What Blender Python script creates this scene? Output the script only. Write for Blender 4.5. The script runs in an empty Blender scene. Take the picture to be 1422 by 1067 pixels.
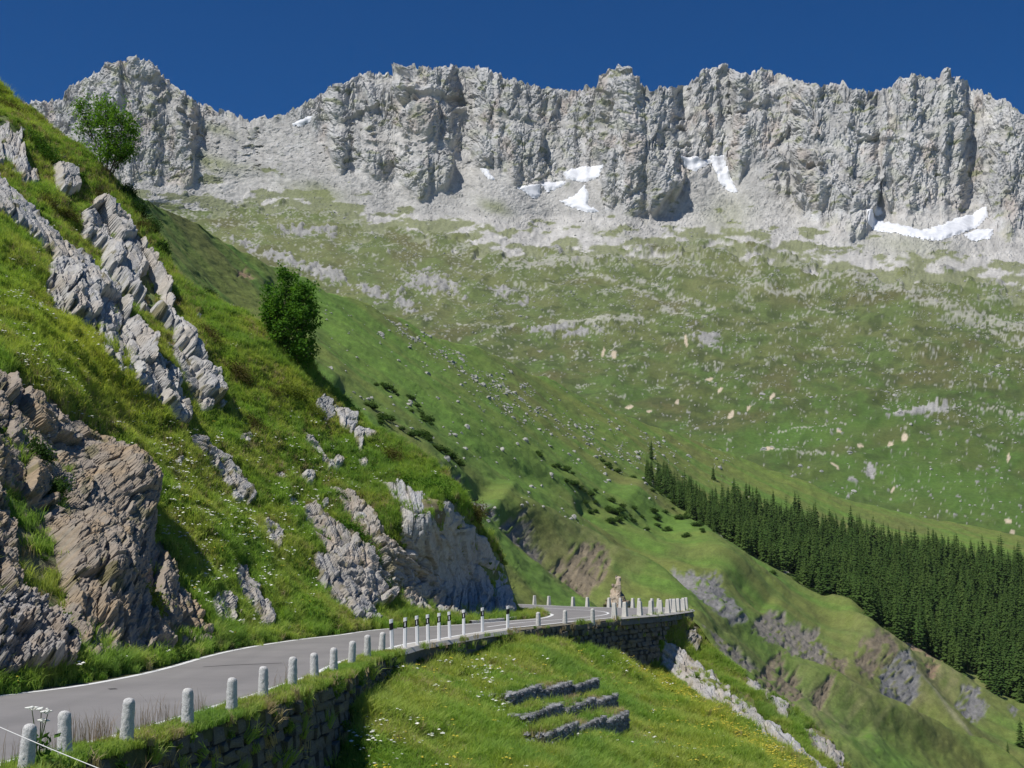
import bpy, math, random
import numpy as np
from mathutils import Vector

scene = bpy.context.scene
rad = math.radians
random.seed(7)
rng = np.random.default_rng(11)

# ------------------------------------------------------------------ camera
FPX, CX, CY, HOR, EYE = 1900.0, 711.0, 533.5, 783.0, 3.0   # survey of the photo: focal length, centre, horizon, eye height
PITCH = math.atan((HOR - CY) / FPX)
cam = bpy.data.cameras.new('camera')
cam.lens = FPX / 1422 * 36
cam.sensor_width = 36
cam.clip_end = 30000
camo = bpy.data.objects.new('camera', cam)
camo.location = (0, 0, EYE)
camo.rotation_euler = (math.pi / 2 + PITCH, 0, 0)
scene.collection.objects.link(camo)
scene.camera = camo

# ------------------------------------------------------------------ sky, sun, exposure
SUN_DIR = Vector((-0.82, -0.57, 0)).normalized()
SUN_EL = rad(59)
world = bpy.data.worlds.new('World')
scene.world = world
world.use_nodes = True
wn = world.node_tree
sky = wn.nodes.new('ShaderNodeTexSky')
sky.sky_type = 'NISHITA'
sky.sun_disc = False
sky.sun_elevation = SUN_EL
sky.sun_rotation = math.atan2(SUN_DIR.x, SUN_DIR.y)
sky.altitude = 3000
sky.air_density = 1.0
sky.dust_density = 0.0
sky.ozone_density = 4.2
bg = wn.nodes['Background']
bg.inputs['Strength'].default_value = 0.074
hs = wn.nodes.new('ShaderNodeHueSaturation'); hs.inputs['Saturation'].default_value = 1.38; hs.inputs['Hue'].default_value = .508      # a polarised, clear mountain sky, the same all over
wn.links.new(sky.outputs[0], hs.inputs['Color']); wn.links.new(hs.outputs[0], bg.inputs['Color'])
sl = bpy.data.lights.new('sun', 'SUN')
sl.energy = 4.6
sl.angle = rad(0.5)
sl.color = (1.0, 0.965, 0.915)
so = bpy.data.objects.new('sun', sl)
sd_ = Vector((SUN_DIR.x * math.cos(SUN_EL), SUN_DIR.y * math.cos(SUN_EL), math.sin(SUN_EL)))
so.rotation_euler = sd_.to_track_quat('Z', 'Y').to_euler()
so.location = (-60, -40, 120)
scene.collection.objects.link(so)
vs = scene.view_settings
vs.view_transform = 'Standard'
vs.look = 'None'
vs.exposure = 0.0
vs.gamma = 1.0
vs.use_curve_mapping = False
scene.cycles.max_bounces = 5
scene.cycles.diffuse_bounces = 3
scene.cycles.transmission_bounces = 3

# ------------------------------------------------------------------ survey: a bearing in the photo plus a distance gives a point of the place
def ray(px, py):
    xc = (np.asarray(px, float) - CX) / FPX
    yc = (CY - np.asarray(py, float)) / FPX
    y = math.cos(PITCH) - yc * math.sin(PITCH)
    z = math.sin(PITCH) + yc * math.cos(PITCH)
    return xc / y, z / y
def at(px, py, D):
    tx, tz = ray(px, py)
    D = np.asarray(D, float)
    return np.stack(np.broadcast_arrays(tx * D, D, EYE + tz * D), -1)
def ground(px, py, z=0.0):
    tx, tz = ray(px, py)
    D = (z - EYE) / tz
    return np.stack(np.broadcast_arrays(tx * D, D, z), -1)

# ------------------------------------------------------------------ noise
def _h(ix, iy, iz, seed):
    h = (ix.astype(np.uint32) * np.uint32(374761393) + iy.astype(np.uint32) * np.uint32(668265263)
         + iz.astype(np.uint32) * np.uint32(2147483647 - 4398) + np.uint32((seed * 974711 + 1013904223) & 0xffffffff))
    h ^= h >> np.uint32(15); h *= np.uint32(2246822519)
    h ^= h >> np.uint32(13); h *= np.uint32(3266489917)
    h ^= h >> np.uint32(16)
    return h
def _f(h): return (h & np.uint32(0xffffff)).astype(np.float32) / np.float32(0xffffff)
def noise3(x, y, z, seed=0):
    x, y, z = np.broadcast_arrays(*(np.asarray(a, np.float32) for a in (x, y, z)))
    ix, iy, iz = (np.floor(a).astype(np.int64) for a in (x, y, z))
    fx, fy, fz = x - ix, y - iy, z - iz
    s = lambda t: t * t * t * (t * (t * 6 - 15) + 10)
    u, v, w = s(fx), s(fy), s(fz)
    out = np.zeros(x.shape, np.float32)
    for dx in (0, 1):
        for dy in (0, 1):
            for dz in (0, 1):
                h = _h(ix + dx, iy + dy, iz + dz, seed)
                gx = _f(h) * 2 - 1; gy = _f(h >> np.uint32(4)) * 2 - 1; gz = _f((h * np.uint32(2654435761)) >> np.uint32(7)) * 2 - 1
                d = gx * (fx - dx) + gy * (fy - dy) + gz * (fz - dz)
                out += d * (u if dx else 1 - u) * (v if dy else 1 - v) * (w if dz else 1 - w)
    return out * 1.5
def fbm3(x, y, z, o=4, seed=0, gain=.5, lac=2.03):
    r, a, f = 0, 1.0, 1.0
    for i in range(o):
        r = r + a * noise3(np.asarray(x) * f, np.asarray(y) * f, np.asarray(z) * f, seed + i * 17)
        a *= gain; f *= lac
    return r
def fbm(x, y, o=4, seed=0, gain=.5, lac=2.03):
    return fbm3(x, y, np.float32(seed * .37 + .21), o, seed, gain, lac)
def ridged(x, y, o=4, seed=0):
    r, a, f = 0, 1.0, 1.0
    for i in range(o):
        n = 1 - np.abs(noise3(np.asarray(x) * f, np.asarray(y) * f, np.float32(.3 + i), seed + i * 13)) * 2
        r = r + a * n; a *= .5; f *= 2.07
    return r
def vor(x, y, seed=0):
    x, y = np.broadcast_arrays(np.asarray(x, np.float32), np.asarray(y, np.float32))
    ix, iy = np.floor(x).astype(np.int64), np.floor(y).astype(np.int64)
    z0 = np.zeros_like(ix)
    b1 = np.full(x.shape, 9e9, np.float32); b2 = b1.copy()
    hb = np.zeros(x.shape, np.uint32); bdx = np.zeros(x.shape, np.float32); bdy = bdx.copy()
    for dx in (-1, 0, 1):
        for dy in (-1, 0, 1):
            h = _h(ix + dx, iy + dy, z0, seed)
            ox = x - (ix + dx + _f(h)); oy = y - (iy + dy + _f(h >> np.uint32(6)))
            d = ox * ox + oy * oy
            m = d < b1
            b2 = np.where(m, b1, np.minimum(b2, d))
            b1 = np.where(m, d, b1); hb = np.where(m, h, hb)
            bdx = np.where(m, ox, bdx); bdy = np.where(m, oy, bdy)
    k = hb * np.uint32(2654435761)
    return np.sqrt(b1), np.sqrt(b2), _f(k >> np.uint32(3)), _f(k >> np.uint32(6)), _f((k ^ hb) >> np.uint32(5)), bdx, bdy
def facets(x, y, seed=0, tilt=1.1, step=1.0):
    """broken rock: every cell a flat face of its own height and tilt"""
    f1, f2, a, b, c, dx, dy = vor(x, y, seed)
    return step * (a - .5) + tilt * ((b - .5) * dx + (c - .5) * dy)
def sstep(a, b, x):
    t = np.clip((np.asarray(x, float) - a) / (b - a), 0, 1)
    return t * t * (3 - 2 * t)
def lerp(a, b, t): return a + (b - a) * t
def curve(pts):
    p = np.array(pts, float); p = p[np.argsort(p[:, 0], kind='stable')]
    return lambda x: np.interp(x, p[:, 0], p[:, 1])
def sdpoly(px, py, poly):
    """signed distance to a polygon, positive inside"""
    P = np.array(poly, float); Q = np.roll(P, -1, 0)
    d = np.full(px.shape, 1e9); ins = np.zeros(px.shape, bool)
    for (ax, ay), (bx, by) in zip(P, Q):
        ex, ey = bx - ax, by - ay
        t = np.clip(((px - ax) * ex + (py - ay) * ey) / (ex * ex + ey * ey + 1e-9), 0, 1)
        d = np.minimum(d, np.hypot(px - ax - t * ex, py - ay - t * ey))
        c = (ay > py) != (by > py)
        with np.errstate(divide='ignore', invalid='ignore'):
            ins ^= c & (px < ex * (py - ay) / (ey if ey else 1e-9) + ax)
    return np.where(ins, d, -d)
def dline(px, py, pts):
    P = np.array(pts, float); d = np.full(px.shape, 1e9)
    for (ax, ay), (bx, by) in zip(P[:-1], P[1:]):
        ex, ey = bx - ax, by - ay
        t = np.clip(((px - ax) * ex + (py - ay) * ey) / (ex * ex + ey * ey + 1e-9), 0, 1)
        d = np.minimum(d, np.hypot(px - ax - t * ex, py - ay - t * ey))
    return d
def blob(px, py, cx, cy, rx, ry, ang=0.0):
    c, s = math.cos(rad(ang)), math.sin(rad(ang))
    u = ((px - cx) * c + (py - cy) * s) / rx; v = (-(px - cx) * s + (py - cy) * c) / ry
    return np.exp(-(u * u + v * v))
class TPS:
    """smooth sheet through surveyed points (bearing x, bearing y, distance)"""
    def __init__(s, pts, reg=1e-4):
        p = np.array(pts, float); s.c = p[:, :2] / 400; n = len(p)
        K = s.k(s.c[:, 0], s.c[:, 1]) + reg * np.eye(n)
        A = np.zeros((n + 3, n + 3)); A[:n, :n] = K; A[:n, n] = 1; A[:n, n + 1:] = s.c; A[n:, :n] = A[:n, n:].T
        s.w = np.linalg.solve(A, np.r_[np.log(p[:, 2]), 0, 0, 0])
    def k(s, x, y):
        r2 = (x[..., None] - s.c[:, 0]) ** 2 + (y[..., None] - s.c[:, 1]) ** 2
        return .5 * r2 * np.log(r2 + 1e-9)
    def __call__(s, px, py):
        x, y = np.broadcast_arrays(np.asarray(px, float) / 400, np.asarray(py, float) / 400)
        sh = x.shape; x = x.ravel(); y = y.ravel(); out = np.empty(x.shape)
        for i in range(0, len(x), 60000):
            a, b = x[i:i + 60000], y[i:i + 60000]
            out[i:i + 60000] = s.k(a, b) @ s.w[:-3] + s.w[-3] + s.w[-2] * a + s.w[-1] * b
        return np.exp(out).reshape(sh)

# ------------------------------------------------------------------ meshes and objects
def raw_mesh(name, V, F, mat=None, smooth=False, col=None):
    """V (n,3); F (m,k) array of equal-sized faces, or list of such arrays"""
    me = bpy.data.meshes.new(name)
    V = np.ascontiguousarray(V, np.float32)
    Fs = [np.asarray(f, np.int32) for f in (F if isinstance(F, list) else [F]) if len(f)]
    me.vertices.add(len(V)); me.vertices.foreach_set('co', V.ravel())
    nl = sum(f.size for f in Fs); npol = sum(len(f) for f in Fs)
    me.loops.add(nl); me.loops.foreach_set('vertex_index', np.concatenate([f.ravel() for f in Fs]))
    me.polygons.add(npol)
    tot = np.concatenate([np.full(len(f), f.shape[1], np.int32) for f in Fs])
    st = np.r_[0, np.cumsum(tot)[:-1]].astype(np.int32)
    me.polygons.foreach_set('loop_start', st)
    me.polygons.foreach_set('use_smooth', np.full(npol, bool(smooth)))
    me.update(calc_edges=True)
    if col is not None:
        c = np.ones((len(V), 4), np.float32); c[:, :3] = np.asarray(col, np.float32).reshape(-1, 3)
        a = me.color_attributes.new('Col', 'FLOAT_COLOR', 'POINT'); a.data.foreach_set('color', c.ravel())
    if mat: me.materials.append(mat)
    return me
def link(name, me, parent=None, label=None, cat=None, group=None, kind=None, loc=None):
    o = bpy.data.objects.new(name, me); scene.collection.objects.link(o)
    if loc is not None: o.location = loc
    if parent: o.parent = parent
    if label: o['label'] = label
    if cat: o['category'] = cat
    if group: o['group'] = group
    if kind: o['kind'] = kind
    return o
def grid_faces(nr, nc, keep=None):
    i = np.arange(nr * nc).reshape(nr, nc)
    q = np.stack([i[:-1, :-1], i[:-1, 1:], i[1:, 1:], i[1:, :-1]], -1)
    q = q.reshape(-1, 4)
    if keep is not None: q = q[keep.reshape(-1)]
    return q
def compact(V, F, *attrs):
    used = np.unique(F); m = np.full(len(V), -1); m[used] = np.arange(len(used))
    return (V[used], m[F]) + tuple(a[used] for a in attrs)
def grid_normals(P):
    du = np.gradient(P, axis=1); dv = np.gradient(P, axis=0)
    n = np.cross(du, dv); n /= np.linalg.norm(n, axis=-1, keepdims=True) + 1e-9
    return n
ICO_V = None
def ico(sub=1):
    t = (1 + 5 ** .5) / 2
    V = [(-1, t, 0), (1, t, 0), (-1, -t, 0), (1, -t, 0), (0, -1, t), (0, 1, t), (0, -1, -t), (0, 1, -t), (t, 0, -1), (t, 0, 1), (-t, 0, -1), (-t, 0, 1)]
    F = [(0, 11, 5), (0, 5, 1), (0, 1, 7), (0, 7, 10), (0, 10, 11), (1, 5, 9), (5, 11, 4), (11, 10, 2), (10, 7, 6), (7, 1, 8), (3, 9, 4), (3, 4, 2), (3, 2, 6), (3, 6, 8), (3, 8, 9), (4, 9, 5), (2, 4, 11), (6, 2, 10), (8, 6, 7), (9, 8, 1)]
    V = [tuple(np.array(v) / np.linalg.norm(v)) for v in V]
    for _ in range(sub):
        mid = {}; NF = []
        def m(a, b):
            k = (min(a, b), max(a, b))
            if k not in mid:
                p = np.array(V[a]) + np.array(V[b]); V.append(tuple(p / np.linalg.norm(p))); mid[k] = len(V) - 1
            return mid[k]
        for a, b, c in F:
            x, y, z = m(a, b), m(b, c), m(c, a); NF += [(a, x, z), (b, y, x), (c, z, y), (x, y, z)]
        F = NF
    return np.array(V), np.array(F)
class MB:
    """collects tubes, boxes and cards for one mesh"""
    def __init__(s): s.V = []; s.F3 = []; s.F4 = []; s.n = 0
    def add(s, V, F):
        V = np.asarray(V, float); F = np.asarray(F)
        (s.F3 if F.shape[1] == 3 else s.F4).append(F + s.n); s.V.append(V); s.n += len(V)
    def tube(s, pts, rs, k=6, cap=True):
        pts = [np.array(p, float) for p in pts]; R = []
        for i, p in enumerate(pts):
            d = pts[min(i + 1, len(pts) - 1)] - pts[max(i - 1, 0)]; d /= np.linalg.norm(d) + 1e-9
            a = np.cross(d, (0.31, 0.2, .93) if abs(d[2]) < .9 else (1, .1, 0)); a /= np.linalg.norm(a); b = np.cross(d, a)
            th = np.arange(k) * 2 * math.pi / k
            R.append(p + rs[i] * (np.cos(th)[:, None] * a + np.sin(th)[:, None] * b))
        V = np.concatenate(R); F = []
        for i in range(len(pts) - 1):
            for j in range(k):
                F.append((i * k + j, i * k + (j + 1) % k, (i + 1) * k + (j + 1) % k, (i + 1) * k + j))
        s.add(V, F)
        if cap:
            c = len(pts) - 1
            s.add(np.r_[R[-1], [pts[-1]]], [(j, (j + 1) % k, k) for j in range(k)])
    def box(s, c, d, rz=0.0, taper=1.0):
        x, y, z = d[0] / 2, d[1] / 2, d[2] / 2
        V = np.array([(a * x * (taper if e > 0 else 1), b * y * (taper if e > 0 else 1), e * z) for e in (-1, 1) for a, b in ((-1, -1), (1, -1), (1, 1), (-1, 1))])
        co, si = math.cos(rz), math.sin(rz)
        V = np.c_[V[:, 0] * co - V[:, 1] * si, V[:, 0] * si + V[:, 1] * co, V[:, 2]] + np.array(c)
        s.add(V, [(3, 2, 1, 0), (4, 5, 6, 7), (0, 1, 5, 4), (1, 2, 6, 5), (2, 3, 7, 6), (3, 0, 4, 7)])
    def mesh(s, name, mat=None, smooth=False):
        F = []
        if s.F3: F.append(np.concatenate(s.F3))
        if s.F4: F.append(np.concatenate(s.F4))
        return raw_mesh(name, np.concatenate(s.V), F, mat, smooth)

# ------------------------------------------------------------------ materials
def new_mat(name):
    m = bpy.data.materials.new(name); m.use_nodes = True
    nt = m.node_tree; b = nt.nodes['Principled BSDF']
    b.inputs['Specular IOR Level'].default_value = .25; b.inputs['Roughness'].default_value = .9
    return m, nt, b
def nd(nt, t, **kw):
    n = nt.nodes.new(t)
    for k, v in kw.items():
        if k in n.inputs: n.inputs[k].default_value = v
        else: setattr(n, k, v)
    return n
def noise_node(nt, scale, detail=4, rough=.6, vec=None):
    tc = nt.nodes.new('ShaderNodeTexCoord')
    n = nd(nt, 'ShaderNodeTexNoise', Scale=scale, Detail=detail, Roughness=rough)
    if vec:
        mp = nt.nodes.new('ShaderNodeMapping'); mp.inputs['Scale'].default_value = vec[:3]
        if len(vec) > 3: mp.inputs['Rotation'].default_value = vec[3:]
        nt.links.new(tc.outputs['Object'], mp.inputs[0]); nt.links.new(mp.outputs[0], n.inputs['Vector'])
    else: nt.links.new(tc.outputs['Object'], n.inputs['Vector'])
    return n
def mix(nt, a, b, f, mode='MIX'):
    m = nt.nodes.new('ShaderNodeMix'); m.data_type = 'RGBA'; m.blend_type = mode
    for sock, v in ((m.inputs[6], a), (m.inputs[7], b), (m.inputs[0], f)):
        if hasattr(v, 'links') or hasattr(v, 'is_output'): nt.links.new(v, sock)
        elif isinstance(v, tuple): sock.default_value = v + (1,) if len(v) == 3 else v
        else: sock.default_value = v
    return m.outputs[2]
def maprange(nt, v, a, b, c, d):
    m = nt.nodes.new('ShaderNodeMapRange')
    nt.links.new(v, m.inputs[0])
    for i, x in enumerate((a, b, c, d)): m.inputs[i + 1].default_value = x
    return m.outputs[0]
def vary_mat(name, scale1, amp1, scale2, amp2, bump=.0, bscale=1.0, bdist=.1, col=None, attr='Col', hue=None, rough=.9, stretch=None):
    """albedo from a survey attribute (or one colour) times fine procedural mottling, with fine relief"""
    m, nt, b = new_mat(name)
    b.inputs['Roughness'].default_value = rough
    if col is None:
        a = nd(nt, 'ShaderNodeAttribute', attribute_name=attr).outputs['Color']
    else:
        r = nt.nodes.new('ShaderNodeRGB'); r.outputs[0].default_value = tuple(col) + (1,); a = r.outputs[0]
    n1 = noise_node(nt, scale1, 5, .65, stretch); n2 = noise_node(nt, scale2, 3, .6, stretch)
    f1 = maprange(nt, n1.outputs[0], .25, .75, 1 - amp1, 1 + amp1); f2 = maprange(nt, n2.outputs[0], .25, .75, 1 - amp2, 1 + amp2)
    mu = nt.nodes.new('ShaderNodeMath'); mu.operation = 'MULTIPLY'; nt.links.new(f1, mu.inputs[0]); nt.links.new(f2, mu.inputs[1])
    cb = nt.nodes.new('ShaderNodeCombineColor')
    for i in range(3): nt.links.new(mu.outputs[0], cb.inputs[i])
    c = mix(nt, a, cb.outputs[0], 1.0, 'MULTIPLY')
    if hue is not None:
        n3 = noise_node(nt, scale1 * .37, 3, .6)
        c = mix(nt, c, hue, maprange(nt, n3.outputs[0], .5, .75, 0, .55))
    nt.links.new(c, b.inputs['Base Color'])
    if bump:
        n4 = noise_node(nt, bscale, 6, .7, stretch)
        bp = nd(nt, 'ShaderNodeBump', Strength=bump, Distance=bdist)
        nt.links.new(n4.outputs[0], bp.inputs['Height']); nt.links.new(bp.outputs[0], b.inputs['Normal'])
    return m
def leaf_mat(name, c1, c2, transl=.3, tint=False, rough=.7):
    """leaf: diffuse and translucent, colour varied per plant and per leaf cluster"""
    m = bpy.data.materials.new(name); m.use_nodes = True
    nt = m.node_tree; nt.nodes.remove(nt.nodes['Principled BSDF']); out = nt.nodes['Material Output']
    oi = nt.nodes.new('ShaderNodeObjectInfo')
    n = noise_node(nt, 2.2, 3)
    add = nt.nodes.new('ShaderNodeMath'); add.operation = 'ADD'
    nt.links.new(maprange(nt, oi.outputs['Random'], 0, 1, -.35, .35), add.inputs[0]); nt.links.new(maprange(nt, n.outputs[0], .25, .75, .1, .9), add.inputs[1])
    add.use_clamp = True
    c = mix(nt, c1, c2, add.outputs[0])
    if tint:
        t = nd(nt, 'ShaderNodeAttribute', attribute_name='tint', attribute_type='INSTANCER')
        c = mix(nt, c, t.outputs['Color'], 1.0, 'MULTIPLY')
    d = nt.nodes.new('ShaderNodeBsdfDiffuse'); t = nt.nodes.new('ShaderNodeBsdfTranslucent'); mx = nt.nodes.new('ShaderNodeMixShader')
    nt.links.new(c, d.inputs[0]); nt.links.new(mix(nt, c, (1.15, 1.2, .55), 1.0, 'MULTIPLY'), t.inputs[0])
    mx.inputs[0].default_value = transl
    nt.links.new(d.outputs[0], mx.inputs[1]); nt.links.new(t.outputs[0], mx.inputs[2]); nt.links.new(mx.outputs[0], out.inputs['Surface'])
    return m
def scatter(name, pts, rz, sc, ix, sources, tint=None, tilt=None, label=None, kind='stuff', parent=None):
    """many alike small plants as one object: points that carry copies of the source plants"""
    n = len(pts)
    me = bpy.data.meshes.new(name); me.vertices.add(n); me.vertices.foreach_set('co', np.asarray(pts, np.float32).ravel())
    def attr(nm, t, v, key='value'):
        a = me.attributes.new(nm, t, 'POINT'); a.data.foreach_set(key, np.ascontiguousarray(v).ravel())
    rot = np.zeros((n, 3), np.float32); rot[:, 2] = rz
    if tilt is not None: rot[:, :2] = tilt
    attr('rot', 'FLOAT_VECTOR', rot, 'vector'); attr('sc', 'FLOAT', np.asarray(sc, np.float32)); attr('ix', 'INT', np.asarray(ix, np.int32))
    c = np.ones((n, 4), np.float32)
    if tint is not None: c[:, :3] = tint
    attr('tint', 'FLOAT_COLOR', c, 'color')
    coll = bpy.data.collections.new(name + '_source')
    for i, s in enumerate(sources):
        so_ = bpy.data.objects.new('%s_kind_%02d' % (name, i), s); coll.objects.link(so_)
    o = link(name, me, parent, label, None, None, kind)
    g = bpy.data.node_groups.new(name, 'GeometryNodeTree')
    g.interface.new_socket('Geometry', in_out='INPUT', socket_type='NodeSocketGeometry'); g.interface.new_socket('Geometry', in_out='OUTPUT', socket_type='NodeSocketGeometry')
    gi = g.nodes.new('NodeGroupInput'); go = g.nodes.new('NodeGroupOutput'); iop = g.nodes.new('GeometryNodeInstanceOnPoints')
    ci = g.nodes.new('GeometryNodeCollectionInfo'); ci.inputs['Collection'].default_value = coll; ci.inputs['Separate Children'].default_value = True; ci.inputs['Reset Children'].default_value = True
    def na(nm, t):
        q = g.nodes.new('GeometryNodeInputNamedAttribute'); q.data_type = t; q.inputs['Name'].default_value = nm; return q.outputs['Attribute']
    g.links.new(gi.outputs[0], iop.inputs['Points']); g.links.new(ci.outputs[0], iop.inputs['Instance'])
    iop.inputs['Pick Instance'].default_value = True
    g.links.new(na('ix', 'INT'), iop.inputs['Instance Index']); g.links.new(na('rot', 'FLOAT_VECTOR'), iop.inputs['Rotation']); g.links.new(na('sc', 'FLOAT'), iop.inputs['Scale'])
    g.links.new(iop.outputs[0], go.inputs[0])
    md = o.modifiers.new('scatter', 'NODES'); md.node_group = g
    return o
# ================================================================== THE MOUNTAIN RANGE AND THE HIGH BASIN
SKY = [(-150, 215), (-60, 175), (0, 158), (33, 143), (67, 139), (87, 137), (97, 118), (110, 111), (123, 109), (130, 100), (135, 104), (147, 95), (163, 87), (182, 85), (200, 89), (213, 96), (227, 108), (240, 118), (257, 127), (273, 141), (287, 148), (303, 154), (320, 155), (330, 163), (347, 165), (363, 161), (380, 163), (397, 157), (413, 150), (430, 139), (450, 128), (457, 122), (473, 120), (487, 110), (507, 100), (534, 103), (546, 103), (548, 92), (574, 93), (607, 93), (634, 92), (661, 93), (681, 96), (686, 102), (692, 101), (701, 110), (714, 111), (734, 115), (747, 122), (774, 122), (801, 128), (809, 123), (814, 117), (821, 123), (831, 123), (836, 113), (847, 103), (857, 101), (865, 96), (871, 101), (884, 110), (896, 122), (907, 127), (917, 122), (931, 123), (947, 120), (955, 118), (965, 107), (978, 97), (998, 93), (1015, 96), (1028, 103), (1043, 101), (1058, 96), (1075, 101), (1088, 103), (1098, 110), (1121, 113), (1135, 120), (1153, 114), (1161, 117), (1171, 112), (1181, 122), (1195, 122), (1205, 128), (1221, 125), (1238, 123), (1243, 115), (1250, 107), (1258, 108), (1268, 104), (1281, 105), (1295, 107), (1305, 108), (1307, 99), (1311, 97), (1316, 102), (1318, 113), (1331, 110), (1343, 113), (1348, 123), (1353, 128), (1363, 122), (1366, 130), (1375, 128), (1381, 137), (1401, 143), (1415, 152), (1422, 157), (1480, 178), (1560, 215), (1700, 260)]
CREST = [(100, 200), (190, 268), (240, 292), (300, 330), (360, 362), (440, 396), (480, 411), (530, 433), (571, 453), (615, 468), (642, 479), (689, 496), (737, 519), (767, 530), (818, 556), (868, 576), (919, 598), (959, 611), (1018, 629), (1060, 648), (1110, 668), (1160, 690), (1220, 705), (1300, 722), (1422, 745), (1500, 760), (1640, 790)]
ROCKLOW = [(-200, 260), (160, 264), (232, 266), (262, 256), (272, 208), (300, 186), (330, 174), (380, 170), (425, 178), (445, 212), (470, 238), (520, 258), (570, 268), (605, 279), (626, 270), (634, 236), (660, 238), (700, 255), (735, 262), (775, 262), (800, 250), (832, 258), (838, 290), (870, 303), (905, 306), (932, 290), (952, 262), (966, 240), (1010, 258), (1045, 246), (1062, 262), (1110, 300), (1178, 336), (1210, 318), (1217, 296), (1260, 306), (1330, 303), (1362, 294), (1374, 316), (1422, 332), (1500, 350), (1700, 400)]
GRASSHI = [(-200, 290), (160, 288), (240, 284), (300, 288), (370, 286), (420, 290), (470, 296), (520, 306), (600, 318), (660, 340), (720, 352), (780, 350), (850, 346), (930, 340), (1000, 342), (1060, 352), (1130, 364), (1200, 376), (1260, 380), (1330, 384), (1422, 396), (1700, 420)]
sky_y, crest_y, rocklow_y, grasshi_y = curve(SKY), curve(CREST), curve(ROCKLOW), curve(GRASSHI)
def span_mask(px, py, pts, soft):
    return np.exp(-(dline(px, py, pts) / soft) ** 2)

PX0, PX1, DPX = 30.0, 1500.0, 1.5
fcol = np.arange(PX0, PX1, DPX); NC = len(fcol)
N1, N2 = 150, 230                    # rows in the meadow and above it
ybot = crest_y(fcol) + 26; ymid = rocklow_y(fcol) * .35 + grasshi_y(fcol) * .65
ymid = np.convolve(np.pad(ymid, 30, mode='edge'), np.ones(61) / 61, 'valid')
ymid = np.minimum(ymid, ybot - 12)
ytop = sky_y(fcol)
jag = 4.0 * facets(fcol / 6.0, 0.5 + 0 * fcol, 3, 2.2, 1.0) + 3.0 * facets(fcol / 3.1, .5 + 0 * fcol, 5, 1.8, 1.0)
t1 = np.linspace(0, 1, N1)[:, None]; t2 = np.linspace(0, 1, N2 + 1)[1:, None]
FY = np.concatenate([ybot + (ymid - ybot) * t1, ymid + (ytop - ymid) * t2]); FY = FY + jag * np.exp(-(FY - ytop) / 5.0); ytop = ytop + jag; FX = np.broadcast_to(fcol, FY.shape)
NR = FY.shape[0]
warpx = FX + 6 * fbm(FX / 40, FY / 40, 3, 1); warpy = FY + 5 * fbm(FX / 38, FY / 38, 3, 2)
# --- what lies where: rock walls, scree, meadow
rl = rocklow_y(warpx) + 16 * fbm(FX / 34, .3 + 0 * FX, 3, 15) - 4; gh = grasshi_y(warpx)
ROCK = sstep(6, -5, warpy - rl)
RUBBLE = [  # scree ledges and gullies inside the walls
    ([(470, 172), (520, 185), (565, 198), (590, 205)], 9), ([(505, 112), (545, 114), (590, 116)], 7),
    ([(610, 208), (640, 222), (662, 236)], 9), ([(258, 150), (258, 185)], 5), ([(270, 190), (300, 175), (340, 178), (400, 180)], 12),
    ([(1345, 215), (1352, 190), (1358, 178), (1372, 165)], 6), ([(1338, 245), (1345, 222)], 5), ([(945, 165), (950, 190), (965, 214)], 9), ([(1095, 240), (1140, 232), (1190, 258)], 8),
    ([(1040, 140), (1085, 118), (1120, 118)], 5), ([(1000, 235), (1012, 262)], 10), ([(955, 122), (962, 160), (978, 214)], 4), ([(1000, 112), (1010, 150), (1018, 205)], 5), ([(1062, 170), (1085, 205), (1098, 235)], 4), ([(1230, 130), (1236, 170)], 3), ([(640, 120), (652, 150), (668, 180)], 4), ([(905, 130), (925, 170), (945, 215)], 4), ([(720, 130), (742, 165), (770, 190)], 4), ([(1150, 150), (1168, 190)], 3), ([(1400, 170), (1382, 215), (1362, 260)], 5), ([(770, 200), (790, 235)], 5), ([(180, 130), (172, 170)], 3), ([(225, 140), (240, 180)], 4), ([(500, 140), (520, 168)], 5), ([(790, 238), (830, 240)], 8)]
SCREE_IN = np.zeros_like(FX)
RUBBLE += [([(430, 205), (480, 196), (530, 205), (575, 218)], 6), ([(560, 150), (600, 140), (640, 150)], 4), ([(120, 180), (160, 172), (200, 186)], 5), ([(200, 120), (240, 150), (275, 172)], 6), ([(1010, 160), (1060, 150), (1120, 165)], 4), ([(1130, 205), (1180, 215)], 5), ([(1250, 190), (1300, 178)], 4), ([(690, 165), (740, 178), (790, 172)], 5), ([(850, 150), (835, 185)], 5), ([(1110, 262), (1075, 246), (1060, 232)], 7)]
for pts, w in RUBBLE: SCREE_IN = np.maximum(SCREE_IN, span_mask(warpx, warpy, pts, w * 1.3) * sstep(-.6, .1, fbm(FX / 12, FY / 8, 3, 14)))
ROCK = ROCK * (1 - .9 * SCREE_IN)
sad = np.clip(1.1 * blob(FX, FY, 350, 195, 110, 34, 8) + .5 * blob(FX, FY, 300, 250, 60, 26, 0), 0, 1) * sstep(.12, .42, fbm(FX / 18, FY / 8, 4, 13)); ROCK = np.maximum(ROCK, .85 * sad)
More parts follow.
